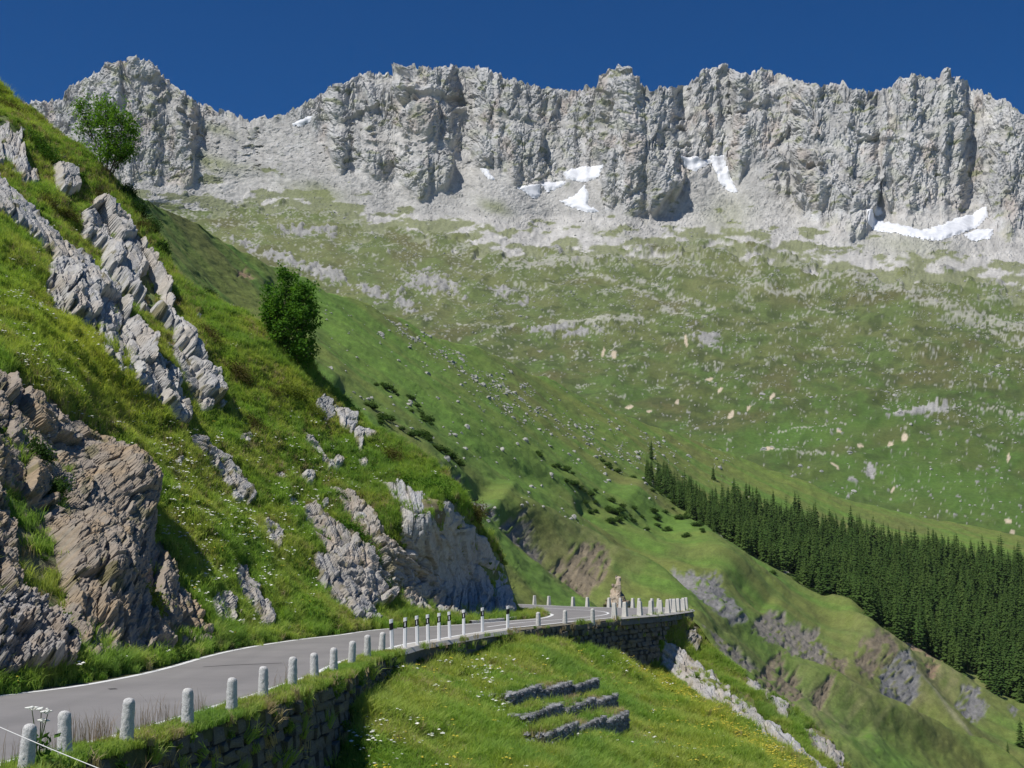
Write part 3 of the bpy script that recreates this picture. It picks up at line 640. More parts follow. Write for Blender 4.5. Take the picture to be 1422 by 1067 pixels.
g = lerp(g, c3(.105, .19, .028) * np.ones_like(MP), np.clip(.7 * span_mask(MX, MY, [(440, 420), (600, 560), (760, 660)], 34) + .5 * span_mask(MX, MY, [(600, 480), (690, 520)], 20) + .45 * span_mask(MX, MY, [(900, 860), (1100, 980), (1250, 1060)], 20), 0, .9)[..., None])
dry = blob(MX, MY, 1140, 990, 90, 40, 20) * .5 + blob(MX, MY, 1280, 940, 110, 50, 10) * .6 + blob(MX, MY, 800, 790, 60, 26, 20) * .5
g = lerp(g, c3(.20, .185, .085) * np.ones_like(MP), np.clip(dry * (.8 + fbm(MX / 14, MY / 14, 3, 236)), 0, .8)[..., None])
g = g * (1.30 + .28 * t3)[..., None]
path = np.exp(-(dline(MX, MY, [(1245, 928), (1310, 1000), (1378, 1062)]) / 1.5) ** 2)
g = lerp(g, c3(.33, .30, .21) * np.ones_like(MP), .6 * path[..., None])
speck = (_f(_h((MX / 2).astype(np.int64), (MY / 1.6).astype(np.int64), 0 * MX.astype(np.int64), 19)) > .988)
mc = lerp(g, ec * (1 + .25 * fbm(MX / 5, MY / 5, 3, 237))[..., None], ER[..., None])
mc = np.clip(mc, .01, .8)
top = MP[-1]; bk = []
for dd, dz in ((8, -1.5), (40, -14), (140, -70)):
    q = top.copy(); q[:, 1] += dd; q[:, 0] += dd * .25; q[:, 2] += dz; bk.append(q[None])
PB = np.concatenate([MP] + bk); CB = np.concatenate([mc] + [mc[-1:]] * 3)
hill_mat = vary_mat('hillside_turf', .35, .2, 1.6, .22, bump=.6, bscale=1.4, bdist=.5)
link('hillside', raw_mesh('hillside', PB.reshape(-1, 3), grid_faces(PB.shape[0], len(mcol)), hill_mat, True, CB.reshape(-1, 3)), kind='structure')
def mid_pos(px, py):
    px = np.asarray(px, float); py = np.asarray(py, float); b = mid_base(px, py); return b + lay_normal(mid_base, px, py) * (mid_disp(b) + mid_rib(px, py))[..., None]

# ------------------------------------------------------------------ valley floor out to the horizon
vm = vary_mat('valley_grass', .02, .2, .2, .2, col=(.09, .12, .035))
n_ = 24; gx, gy = np.meshgrid(np.linspace(-4000, 4000, n_), np.linspace(-3000, 6500, n_))
V = np.stack([gx, gy, -170 + 12 * fbm(gx / 900, gy / 900, 3, 5)], -1)
FLOOR_LOW = float(V[..., 2].min())
link('valley_floor', raw_mesh('valley_floor', V.reshape(-1, 3), grid_faces(n_, n_), vm, True), kind='structure')

# ------------------------------------------------------------------ boulders
rock_boulder = vary_mat('boulder_stone', .5, .18, 2.4, .2, bump=.5, bscale=2.0, bdist=.3, col=(.37, .365, .33), hue=(.34, .35, .26))
BV, BF = ico(1)
def boulder_shape(seed, k=1):
    r = np.random.default_rng(seed); V, F = (BV, BF) if k else ico(0)
    V = V.copy()
    for _ in range(7):                               # split faces
        n = r.normal(size=3); n /= np.linalg.norm(n); c = r.uniform(.45, .85)
        d = V @ n; V = V - np.maximum(0, d - c)[:, None] * n
    V *= np.array([r.uniform(.9, 1.3), r.uniform(.8, 1.1), r.uniform(.6, .85)]); V += r.normal(size=V.shape) * .04
    return V, F
bmesh_kinds = [raw_mesh('boulder', *boulder_shape(300 + i), rock_boulder) for i in range(8)]
def scatter_px(n, weight, x0, x1, y0, y1):
    xs, ys = [], []
    while sum(map(len, xs)) < n:
        x = rng.uniform(x0, x1, 20000); y = rng.uniform(y0, y1, 20000); w = weight(x, y); m = rng.random(20000) < w
        xs.append(x[m]); ys.append(y[m])
    return np.concatenate(xs)[:n], np.concatenate(ys)[:n]
BF_LINE = [(548, 456), (600, 485), (640, 500), (690, 535), (740, 565), (790, 590), (840, 612), (890, 640)]
def w_mid(x, y):
    inside = (y > crest_y(x) + 3) & (y > 380) & ((x > 716) | (y < nsil_y(x) - 4)) & ((x < 900) | (y < 668 + (x - 890) * .55))
    w = .9 * np.exp(-(dline(x, y, BF_LINE[:5]) / 15) ** 2) + .45 * np.exp(-(dline(x, y, BF_LINE[3:]) / 26) ** 2) + .03
    w = w + .30 * np.exp(-(dline(x, y, [(890, 612), (960, 632), (1010, 640)]) / 14) ** 2)
    return np.where(inside, w * sstep(-.4, .3, fbm(x / 22, y / 14, 2, 301)), 0)
bx, by = scatter_px(1500, w_mid, 440, 1040, 390, 740)
bs = np.clip(rng.lognormal(-.35, .55, 1500), .25, 3.0)
mid_big = [(698, 622, 2.2), (697, 634, 1.3), (628, 502, 2.6), (551, 503, 1.6), (650, 590, 1.9), (607, 554, 1.7), (765, 617, 2.0), (838, 611, 2.5), (858, 594, 1.8), (648, 619, 1.8), (575, 552, 1.4), (945, 664, 2.6), (1000, 648, 2.4)]
def basin_w(x, y):
    gh_ = grasshi_y(x)
    w = .05 + .9 * np.exp(-((y - gh_ - 5) / 34) ** 2)
    for pts, wd, s in [([(1050, 370), (1200, 400), (1422, 450)], 26, 1.0), ([(1150, 420), (1300, 450), (1422, 500)], 22, .6), ([(700, 370), (850, 400), (960, 440)], 24, .6), ([(660, 440), (760, 420), (860, 430)], 30, .35), ([(880, 440), (1050, 470), (1250, 500), (1422, 520)], 34, .3), ([(1240, 560), (1330, 575), (1422, 580)], 16, .7), ([(300, 320), (420, 340), (600, 360)], 26, .6), ([(1000, 560), (1180, 540)], 30, .15)]:
        w = w + s * np.exp(-(dline(x, y, pts) / wd) ** 2)
    ok = (y < crest_y(x) - 3) & (y > rocklow_y(x) + 10)
    return np.where(ok, np.clip(w, 0, 1) * sstep(-.1, .35, fbm(x / 30, y / 13, 3, 303)), 0)
fx, fy = scatter_px(6000, basin_w, 240, 1430, 250, 720)
fs = np.clip(rng.lognormal(.35, .5, 6000), .7, 7) * .8
far_big = [(1062, 632, 7), (1072, 630, 4), (1296, 358, 7), (1160, 585, 4), (1185, 685, 5), (1140, 662, 4), (743, 375, 4), (1265, 598, 4), (1302, 592, 4), (1230, 575, 5), (1340, 395, 6), (1380, 408, 6), (908, 372, 6), (912, 362, 5), (812, 402, 5), (842, 410, 4), (742, 424, 4), (880, 425, 4)]
allb = []
mpos = mid_pos(np.r_[bx, [b[0] for b in mid_big]], np.r_[by, [b[1] for b in mid_big]])
msz = np.r_[bs, [b[2] for b in mid_big]]
fpos = far_pos(np.r_[fx, [b[0] for b in far_big]], np.r_[fy, [b[1] for b in far_big]])
fsz = np.r_[fs, [b[2] * .8 for b in far_big]]
appar = np.r_[msz / mpos[:, 1], fsz / fpos[:, 1]]
posb = np.r_[mpos, fpos]; szb = np.r_[msz, fsz]; ismid = np.r_[np.ones(len(msz), bool), np.zeros(len(fsz), bool)]
allx = np.r_[bx, [b[0] for b in mid_big], fx, [b[0] for b in far_big]]; ally = np.r_[by, [b[1] for b in mid_big], fy, [b[1] for b in far_big]]
def blabel(i):
    x_b, y_b = allx[i:i + 1], ally[i:i + 1]
    if ismid[i]:
        d1 = dline(x_b, y_b, BF_LINE[:5])[0]
        if x_b[0] > 850: return 'pale grey boulder in the grass close above the tip of the spruce wood', 'boulder', 'boulders above the tip of the wood'
        if d1 < 22: return 'pale boulder in the dense boulder strip running down just under the hillside crest', 'boulder', 'boulders of the dense strip under the crest'
        if y_b[0] > 600: return 'pale boulder low on the green hillside between the rows of dark shrubs', 'boulder', 'boulders between the shrub rows'
        return 'pale grey boulder standing apart in the grass of the green hillside', 'boulder', 'scattered boulders on the green hillside'
    if y_b[0] < grasshi_y(x_b)[0] + 45: return 'pale boulder at the upper edge of the far meadow where the scree ends', 'boulder', 'boulders along the scree edge'
    if y_b[0] > 540: return 'pale boulder on the bright green lower floor of the far basin', 'boulder', 'boulders on the basin floor'
    return 'pale boulder on the olive middle slope of the far basin', 'boulder', 'boulders on the middle of the far basin'
order = np.argsort(-appar); MVs, MFs, k = {0: [], 1: []}, {0: [], 1: []}, {0: 0, 1: 0}
for rank, i in enumerate(order):
    if rank < 290:
        o = link('boulder', bmesh_kinds[i % 8], None,
                 *blabel(i))
        o.location = posb[i] - np.array([0, 0, szb[i] * .12]); o.scale = (szb[i] * .62,) * 3; o.rotation_euler = (rng.uniform(-.4, .4), rng.uniform(-.4, .4), rng.uniform(0, 6.28))
    else:
        V, F = boulder_shape(900 + int(i) % 40, 0); c, s = math.cos(i * 1.7), math.sin(i * 1.7)
        V = np.c_[V[:, 0] * c - V[:, 1] * s, V[:, 0] * s + V[:, 1] * c, V[:, 2]] * szb[i] * .6 + posb[i]
        j = 1 if ismid[i] else 0
        MVs[j].append(V); MFs[j].append(F + k[j]); k[j] += len(V)
for j, nm in ((0, 'basin_stones'), (1, 'hillside_stones')):
    link(nm, raw_mesh(nm, np.concatenate(MVs[j]), np.concatenate(MFs[j]), rock_boulder), None, 'countless small pale stones scattered over the grass', None, None, 'stuff')

# ------------------------------------------------------------------ the spruce wood
bark = vary_mat('spruce_bark', 2, .3, 9, .3, col=(.085, .065, .05), bump=.5, bscale=8, bdist=.05)
needle = leaf_mat('spruce_needles', (.042, .086, .022), (.105, .165, .042), .32)
larch = leaf_mat('larch_needles', (.055, .11, .028), (.085, .145, .036), .3)
def spruce(seed, H=16.0, wid=2.6, droop=.32, whorls=22, base=.06, dens=8):
    r = np.random.default_rng(seed); V = []; F = []; n = 0
    for w in range(whorls):
        t = (w + r.uniform(-.3, .3)) / whorls; z = H * (base + (1 - base) * t); R = wid * (1 - t) ** .68 * r.uniform(.8, 1.15) + .12
        kk = max(4, int(dens * (1 - .45 * t))); a0 = r.uniform(0, 6.28)
        for j in range(kk):
            a = a0 + j * 6.283 / kk + r.uniform(-.3, .3); L = R * r.uniform(.65, 1.15); c, s = math.cos(a), math.sin(a)
            wd = L * r.uniform(.30, .42) + .12; dz = -L * droop * r.uniform(.6, 1.4)
            pts = [(0.05, 0, .25), (.45, wd * .8, dz * .35), (.45, -wd * .8, dz * .35), (.8, wd * .55, dz * .9 - .12), (.8, -wd * .55, dz * .9 - .12), (1.0, 0, dz * .85), (.45, 0, dz * .2 + .18), (.8, 0, dz * .7 + .14)]
            for (u, v, h) in pts:
                x = u * L; V.append((x * c - v * s, x * s + v * c, z + h))
            F += [(n, n + 6, n + 1), (n, n + 2, n + 6), (n + 1, n + 6, n + 7), (n + 1, n + 7, n + 3), (n + 2, n + 7, n + 6), (n + 2, n + 4, n + 7), (n + 3, n + 7, n + 5), (n + 4, n + 5, n + 7)]
            n += 8
    a = n; V += [(.12, 0, H * .97), (-.06, .1, H * .97), (-.06, -.1, H * .97), (0, 0, H * 1.04)]; F += [(a, a + 1, a + 3), (a + 1, a + 2, a + 3), (a + 2, a, a + 3)]
    return np.array(V), np.array(F)
def trunk_mesh(H, r0, name='trunk'):
    m = MB(); m.tube([(0, 0, -1.0), (0, 0, H * .3), (0.03, 0, H * .97)], [r0, r0 * .8, .03], 6); return m.mesh(name, bark, True)
SPR = []
for i, (H, w, dr, wh, ml) in enumerate([(16, 3.2, .40, 19, needle), (18, 3.0, .48, 20, needle), (14, 3.3, .34, 17, needle), (17, 2.6, .42, 21, needle), (15, 3.4, .14, 14, larch), (12, 3.0, .32, 15, needle)]):
    V, F = spruce(400 + i, H, w, dr, wh, .05, 8 if ml is needle else 6)
    SPR.append((raw_mesh('crown', V, F, ml, False), trunk_mesh(H, .22), H, V, F, ml))
WOOD = [(893, 662), (920, 668), (950, 682), (985, 704), (1030, 706), (1063, 722), (1122, 738), (1200, 752), (1260, 770), (1350, 786), (1540, 806), (1540, 1030), (1500, 1012), (1422, 984), (1398, 972), (1372, 976), (1366, 945), (1345, 932), (1328, 936), (1290, 914), (1230, 888), (1160, 850), (1100, 814), (1040, 780), (985, 750), (940, 722), (912, 692)]
cand = []
x = rng.uniform(885, 1540, 60000); y = rng.uniform(650, 1040, 60000)
sdw = sdpoly(x, y, WOOD); sdw = sdw + 9 * fbm(x / 16, y / 12, 3, 312) * (sdw < 26); m = (sdw > -1.0) & ((fbm(x / 30, y / 16, 3, 313) > -.52) | (sdw < 5)); x, y, sdw = x[m], y[m], sdw[m]
e = 2.0
area = np.linalg.norm(np.cross(mid_base(x + e, y) - mid_base(x - e, y), mid_base(x, y - e) - mid_base(x, y + e)), axis=-1) / (4 * e * e)
w = area / np.percentile(area, 97); m = rng.random(len(x)) < np.clip(w, .02, 1)
x, y, sdw = x[m], y[m], sdw[m]; Pt = mid_pos(x, y)
cell = {}; sel = []
for i in range(len(x)):
    d = 2.8; kx, ky = int(Pt[i, 0] // d), int(Pt[i, 1] // d)
    if any((Pt[i, 0] - Pt[j, 0]) ** 2 + (Pt[i, 1] - Pt[j, 1]) ** 2 < d * d for a in (-1, 0, 1) for b in (-1, 0, 1) for j in cell.get((kx + a, ky + b), ())): continue
    cell.setdefault((kx, ky), []).append(i); sel.append(i)
sel = np.array(sel)
extra = [(1413, 1050, .62), (1396, 1062, .3), (904, 640, .7), (897, 662, .6), (990, 668, .55), (1075, 700, .5), (1040, 690, .45)]
tx_ = np.r_[x[sel], [e_[0] for e_ in extra]]; ty_ = np.r_[y[sel], [e_[1] for e_ in extra]]; tp = np.r_[Pt[sel], mid_pos(np.array([e_[0] for e_ in extra], float), np.array([e_[1] for e_ in extra], float))]
tsd = np.r_[sdw[sel], np.zeros(len(extra))]
lar = fbm(tx_ / 40, ty_ / 25, 2, 311)
kinds = np.where((lar + .55 * rng.random(len(tx_)) > .50), 4, rng.choice([0, 1, 2, 3, 5], len(tx_)))
tsc = rng.triangular(.5, .82, 1.12, len(tx_)) * lerp(.72, 1.0, sstep(880, 1150, tx_)); tsc[-len(extra):] = [e_[2] for e_ in extra]
tsc *= np.where(tsd < 8, rng.uniform(.75, 1.0, len(tx_)), 1)
rzt = rng.uniform(0, 6.28, len(tx_))
# the 300 that show largest: those along the lower and front edge and the nearest
vis = (tsc * 16 / tp[:, 1]) * np.where(tsd < 22, 1.6, 1.0) * (tx_ < 1432); vis[-len(extra):] = 9
ordt = np.argsort(-vis); first = set(ordt[:290].tolist())
for i in ordt[:290]:
    c_, t_, H, _, _, ml = SPR[kinds[i]]
    e_ = i >= len(tx_) - len(extra)
    if e_:
        lab = ['small dark conifer standing alone in the bottom corner of the grassy slope', 'low young conifer beside the lone conifer at the foot of the slope', 'lone dark conifer above the top end of the spruce wood', 'conifer at the very tip of the wood by the pale rock edge', 'small conifer on the bushy grass above the wood', 'small dark conifer standing just above the upper edge of the wood', 'short conifer at the upper edge of the wood near the grassy hump'][i - (len(tx_) - len(extra))]; grp = None
    else:
        part_ = 'upper thin end' if tx_[i] < 1040 else ('middle' if tx_[i] < 1250 else 'lower right end')
        if kinds[i] == 4: lab, grp = 'light green larch among the dark spruces at the %s of the wood' % part_, 'larches at the %s of the wood' % part_
        elif tsd[i] < 14: lab, grp = 'dark spruce in the front row of the wood at its %s' % part_, 'front row spruces at the %s of the wood' % part_
        else: lab, grp = 'dark spruce behind the front row at the %s of the wood' % part_, 'inner spruces at the %s of the wood' % part_
    o = link('larch_tree' if kinds[i] == 4 else 'spruce_tree', None, None, lab, 'tree', grp)
    o.location = tp[i]; o.scale = (tsc[i],) * 3; o.rotation_euler = (0, 0, rzt[i])
    link('trunk', t_, o); link('crown', c_, o)
rest = np.array([i for i in range(len(tx_)) if i not in first])
full = []
for c_, t_, H, V, F, ml in SPR:
    q = MB(); q.tube([(0, 0, -1), (0, 0, H * .3), (.03, 0, H * .9)], [.22, .18, .04], 5)
    tv = q.V[0]; me = raw_mesh('spruce', np.concatenate([V] + q.V), [np.concatenate([F] + [f + len(V) for f in q.F3]), np.concatenate([f + len(V) for f in q.F4])], ml)
    me.materials.append(bark); mi = np.zeros(len(me.polygons), np.int32); mi[-len(np.concatenate(q.F4)):] = 1; me.polygons.foreach_set('material_index', mi); full.append(me)
scatter('spruce_forest', tp[rest], rzt[rest], tsc[rest], kinds[rest], full, label='dense dark spruce wood filling the slope behind its front row')
print('TREES', len(tx_))

# ------------------------------------------------------------------ alder scrub on the hillside
def leaf_clump(seed, n, rx, ry, rz, leaf, name, mat, shell=.55, flat=.0):
    r = np.random.default_rng(seed)
    cl = r.normal(size=(max(5, n // 40), 3)); cl /= np.linalg.norm(cl, axis=1, keepdims=True); cl *= r.uniform(.35, .85, (len(cl), 1)); cl[:, 2] = np.abs(cl[:, 2])
    k = r.integers(0, len(cl), n); p = cl[k] + r.normal(size=(n, 3)) * .22; p[:, 2] = np.abs(p[:, 2])
    p *= np.array([rx, ry, rz])
    return leaf_cards(r, p, leaf, name, mat)
def leaf_cards(r, p, leaf, name, mat, up=.6):
    n = len(p)
    nrm = r.normal(size=(n, 3)); nrm[:, 2] += up * 1.6; nrm /= np.linalg.norm(nrm, axis=1, keepdims=True)
    a = np.cross(nrm, r.normal(size=(n, 3))); a /= np.linalg.norm(a, axis=1, keepdims=True); b = np.cross(nrm, a)
    s = leaf * r.uniform(.6, 1.3, (n, 1))
    V = np.stack([p - a * s, p + b * s * .55 - a * s * .1, p + a * s, p - b * s * .55 - a * s * .1], 1).reshape(-1, 3)
    i = np.arange(n) * 4
    F = np.concatenate([np.stack([i, i + 1, i + 2], 1), np.stack([i, i + 2, i + 3], 1)])
    return raw_mesh(name, V, F, mat)
alder_leaf = leaf_mat('alder_leaves', (.05, .105, .026), (.095, .155, .038), .35)
ALD = [leaf_clump(500 + i, 800, 1.4, 1.4, 1.35, .19, 'alder_shrub', alder_leaf) for i in range(4)]
SHL = [[(520, 526), (560, 550), (600, 588)], [(510, 560), (550, 590), (600, 612), (640, 640)], [(742, 622), (780, 650), (830, 692), (880, 722)], [(760, 645), (800, 672), (860, 704), (930, 748)], [(880, 682), (930, 715), (972, 742)], [(830, 640), (860, 662), (900, 692)], [(900, 722), (960, 738)], [(560, 545), (585, 556)], [(930, 735), (970, 760)], [(1060, 800), (1120, 835), (1180, 868), (1220, 890)]]
for li, ln in enumerate(SHL):
    ln = np.array(ln, float); Ls = np.r_[0, np.cumsum(np.linalg.norm(np.diff(ln, axis=0), axis=1))]
    n_ = int(Ls[-1] / (7.5 if li < 9 else 9))
    for q in range(n_):
        d = rng.uniform(0, Ls[-1]); px = np.interp(d, Ls, ln[:, 0]) + rng.normal() * 5; py = np.interp(d, Ls, ln[:, 1]) + rng.normal() * 4
        if px < 716 and py > nsil_y(px) - 2: continue
        o = link('alder_shrub', ALD[rng.integers(0, 4)], None, ('low dark green alder shrub in the shrub rows ' + ('beside the skyline of the near slope' if li in (0, 1, 7) else ('just left of the spruce wood' if li in (4, 6, 8) else 'in the middle of the green hillside'))) if li < 9 else 'low dark shrub beside the path along the lower edge of the wood', 'shrub', ('alder shrubs ' + ('by the near slope' if li in (0, 1, 7) else ('left of the wood' if li in (4, 6, 8) else 'in the middle of the hillside'))) if li < 9 else 'shrubs along the edge of the wood')
        o.location = mid_pos(np.array([px]), np.array([py]))[0]; sc__ = rng.uniform(.55, 1.25); o.scale = (sc__ * 1.25, sc__ * 1.1, sc__ * .9); o.rotation_euler = (0, 0, rng.uniform(0, 6))
# ================================================================== THE ROAD
def dense(pts, step=1.0):
    p = np.array(pts, float); L = np.r_[0, np.cumsum(np.linalg.norm(np.diff(p, axis=0), axis=1))]
    n = max(2, int(L[-1] / step) + 1); u = np.linspace(0, L[-1], n)
    q = np.stack([np.interp(u, L, p[:, i]) for i in range(p.shape[1])], 1)
    if n > 8:
        k = np.array([1, 2, 3, 2, 1.]) / 9
        for _ in range(2):
            q[2:-2] = np.stack([np.convolve(q[:, i], k, 'valid') for i in range(q.shape[1])], 1)
    return q
def gpts(px_list): return np.array([ground(a, b, 0.0)[:2] for a, b in px_list])
OUTER = np.concatenate([[(-8.2, 6.0), (-7.3, 13.0)], gpts([(0, 1059), (73, 1044), (150, 1026), (213, 1008), (260, 994), (310, 978), (353, 966), (397, 950), (427, 941), (474, 918.5), (524, 905), (561, 895), (614, 887), (641, 882), (674, 877), (707, 872.5), (761, 867), (807, 862), (851, 858), (901, 854.2), (925, 851.2), (940, 849.0)]), gpts([(943, 847.5), (938, 846.3), (920, 845.6), (902, 845.2), (883, 844.8), (846, 844), (791, 842.4), (742, 840.2), (720, 839)]), [(-6, 104.5), (-18, 107), (-34, 109)]])
INNER = np.concatenate([[(-17.5, 6.0), (-15.6, 16.0)], gpts([(0, 966), (93, 956), (150, 946), (200, 936), (240, 926), (283, 913), (320, 904), (363, 896), (417, 888), (474, 882), (501, 877.3), (541, 873), (590, 870.8), (628, 868.7), (660, 866.3), (700, 863), (745, 860), (760, 857.6), (768.5, 854), (760, 851.6), (745, 850.4), (725, 848.9)]), [(-6, 91), (-18, 96), (-34, 99)]])
outer = dense(OUTER, .5); inner = dense(INNER, .5)
def normal2(p):
    t = np.gradient(p, axis=0); t /= np.linalg.norm(t, axis=1, keepdims=True) + 1e-9
    return np.stack([t[:, 1], -t[:, 0]], 1)                 # to the right of travel: the valley side
# pair the two edges: each stretch between matching stations is one ruled strip
def arclen(p): return np.r_[0, np.cumsum(np.linalg.norm(np.diff(p, axis=0), axis=1))]
def resample(p, u): L = arclen(p); return np.stack([np.interp(u * L[-1], L, p[:, i]) for i in range(2)], 1)
def station(p, q):  # share of length at which p comes nearest to q
    i = np.argmin(((p - q) ** 2).sum(1)); return arclen(p)[i] / arclen(p)[-1]
ko = [0] + [station(outer, ground(a, b)[:2]) for a, b in ((73, 1044), (353, 966), (524, 905), (707, 872.5), (851, 858), (940, 849), (846, 844), (742, 840.2))] + [1]
ki = [0] + [station(inner, q) for q in (gpts([(0, 966)])[0], gpts([(283, 913)])[0], gpts([(501, 877.3)])[0], gpts([(700, 863)])[0], gpts([(745, 860)])[0], gpts([(768.5, 854)])[0], gpts([(745, 850.4)])[0], gpts([(725, 848.9)])[0])] + [1]
U = np.linspace(0, 1, 420)
uo = np.interp(U, np.linspace(0, 1, len(ko)), ko); ui = np.interp(U, np.linspace(0, 1, len(ki)), ki)
po = resample(outer, uo); pi_ = resample(inner, ui)
nl = po - pi_; nl /= np.linalg.norm(nl, axis=1, keepdims=True)
wv = np.linspace(0, 1, 9)
R3 = np.zeros((len(U), 9, 3)); R3[..., :2] = (pi_ - .35 * nl)[:, None] * (1 - wv)[None, :, None] + (po + .30 * nl)[:, None] * wv[None, :, None]
asph, nt, b = new_mat('road_asphalt'); b.inputs['Roughness'].default_value = .85
na_ = noise_node(nt, .35, 5, .6); nb_ = noise_node(nt, 45, 3, .7); ncx = noise_node(nt, .16, 3, .5, (3.0, .18, 1, 0, 0, .1))
c_ = mix(nt, (.205, .195, .188), (.265, .252, .240), maprange(nt, na_.outputs[0], .3, .7, 0, 1))
c_ = mix(nt, c_, (.17, .165, .16), maprange(nt, ncx.outputs[0], .52, .72, 0, .55))
c_ = mix(nt, c_, (.33, .32, .30), maprange(nt, nb_.outputs[0], .55, .8, 0, .5))
nt.links.new(c_, b.inputs['Base Color'])
bp = nd(nt, 'ShaderNodeBump', Strength=.35, Distance=.02); nt.links.new(nb_.outputs[0], bp.inputs['Height']); nt.links.new(bp.outputs[0], b.inputs['Normal'])
link('road', raw_mesh('road', R3.reshape(-1, 3), grid_faces(len(U), 9), asph, True), kind='structure')
# painted lines, each a sheet 4 mm above the asphalt
paint, nt, b = new_mat('road_paint'); b.inputs['Roughness'].default_value = .6
npn = noise_node(nt, 14, 4, .7)
nt.links.new(mix(nt, (.80, .80, .78), (.45, .44, .42), maprange(nt, npn.outputs[0], .58, .75, 0, .7)), b.inputs['Base Color'])
def strip_mesh(name, path, off, w, z, mat):
    n = normal2(path); a = path + n * (off - w / 2); c = path + n * (off + w / 2)
    V = np.stack([np.c_[a, np.full(len(a), z)], np.c_[c, np.full(len(c), z)]], 1)
    return raw_mesh(name, V.reshape(-1, 3), grid_faces(len(a), 2), mat, True)
for nm, path, off in (('edge_line', outer, -.02), ('edge_line', inner, .0)):
    o = link(nm, strip_mesh(nm, path, off, .19, .004, paint), None, 'white painted line along the valley side of the grey mountain road' if path is outer else 'white painted line along the slope side of the grey mountain road', 'road marking', None, 'structure')
CEN = dense(np.concatenate([gpts([(676, 871), (720, 865), (760, 862.2), (791, 859.5), (828, 856), (842, 853.6), (846, 852), (842, 850.2), (828, 848.5), (795, 846.6), (760, 844.8), (735, 843.2)]), [(-6, 97.5), (-20, 101)]]), .5)
link('centre_line', strip_mesh('centre_line', CEN, 0, .14, .0045, paint), None, 'white painted centre line swinging round the hairpin bend', 'road marking', None, 'structure')
tar = vary_mat('tar_seal', 3, .2, 20, .2, col=(.055, .053, .05))
for pts_, w_ in (([(282, 926.5), (320, 924), (392, 921)], .10), ([(151, 957.3), (162, 956.8)], .25)):
    link('tar_seam', strip_mesh('tar_seam', dense(gpts(pts_), .4), 0, w_, .0042, tar), None, 'dark tar repair seam running across the grey asphalt' if w_ < .2 else 'short dark tar spot on the near grey asphalt', 'road repair', None, 'structure')
# kerb on the inside of the bend
conc = vary_mat('pale_concrete', 2.0, .12, 14, .16, col=(.44, .42, .38), bump=.4, bscale=20, bdist=.02)
kp = dense(gpts([(652, 866.2), (668, 865.0), (689, 863.4), (712, 860.8), (732, 857.4), (744, 855.0), (741, 853.2), (730, 851.6)]), .3); kn = normal2(kp)
rows = [np.c_[kp + kn * o_, np.full(len(kp), z_)] for o_, z_ in ((.14, -.05), (.13, .13), (.09, .15), (-.12, .15), (-.12, -.05))]
link('kerb', raw_mesh('kerb', np.stack(rows, 1).reshape(-1, 3), grid_faces(len(kp), 5), conc, False), kind='structure')

# ================================================================== THE STEEP NEAR SLOPE ABOVE THE ROAD
VERGE = [(-170, 990), (0, 963), (60, 953), (100, 947), (150, 938), (200, 929), (240, 919), (283, 907), (320, 899), (363, 892), (417, 885), (474, 879), (520, 873), (560, 868), (600, 866), (640, 863.5), (680, 860), (715, 855.5), (720, 853)]
verge_y = curve(VERGE)
near = Layer()
vpts = [(a, b, float(ground(a, b, .02)[1])) for a, b in VERGE]
near.D = TPS(vpts + [(-170, -30, 92), (0, 120, 92), (60, 166, 91), (140, 236, 90), (225, 335, 88), (300, 407, 86), (350, 436, 86), (430, 505, 85), (520, 596, 83), (600, 646, 81), (625, 668, 80), (660, 716, 82), (690, 762, 85), (705, 802, 86), (615, 705, 74.5), (640, 840, 77), (660, 790, 81),
                    (0, 560, 47), (0, 350, 66), (150, 600, 57), (300, 640, 67), (450, 720, 71), (540, 700, 74), (250, 480, 74), (150, 330, 82), (400, 560, 79)], 2e-4)
def near_base(px, py): return at(px, py, near.D(px, py))
def near_disp(P):
    X, Y, Z = P[..., 0], P[..., 1], P[..., 2]
    return .55 * fbm3(X / 6, Y / 6, Z / 6, 3, 401) + .20 * fbm3(X / 1.7, Y / 1.7, Z / 1.7, 3, 402) - .06
def near_pos(px, py):
    px = np.asarray(px, float); py = np.asarray(py, float); b = near_base(px, py)
    v = sstep(0, 26, verge_y(px) - py)
    return b + lay_normal(near_base, px, py, 3.0) * (near_disp(b) * v)[..., None]
ncol = np.arange(-150.0, 718, 2.0); ntop = nsil_y(ncol); nbot = verge_y(ncol); NRN = 420
NY = nbot + (ntop - nbot) * np.linspace(0, 1, NRN)[:, None]; NX = np.broadcast_to(ncol, NY.shape)
NP = near_pos(NX, NY)
X, Y, Z = NP[..., 0], NP[..., 1], NP[..., 2]
gt = sstep(-.5, .5, fbm3(X / 5, Y / 5, Z / 5, 3, 411)); bt = sstep(.15, .55, fbm3(X / 3, Y / 3, Z / 3, 3, 412))
nc = lerp(c3(.125, .18, .05) * np.ones_like(NP), c3(.19, .19, .075), gt[..., None]); nc = lerp(nc, c3(.16, .125, .08), (.7 * bt)[..., None])
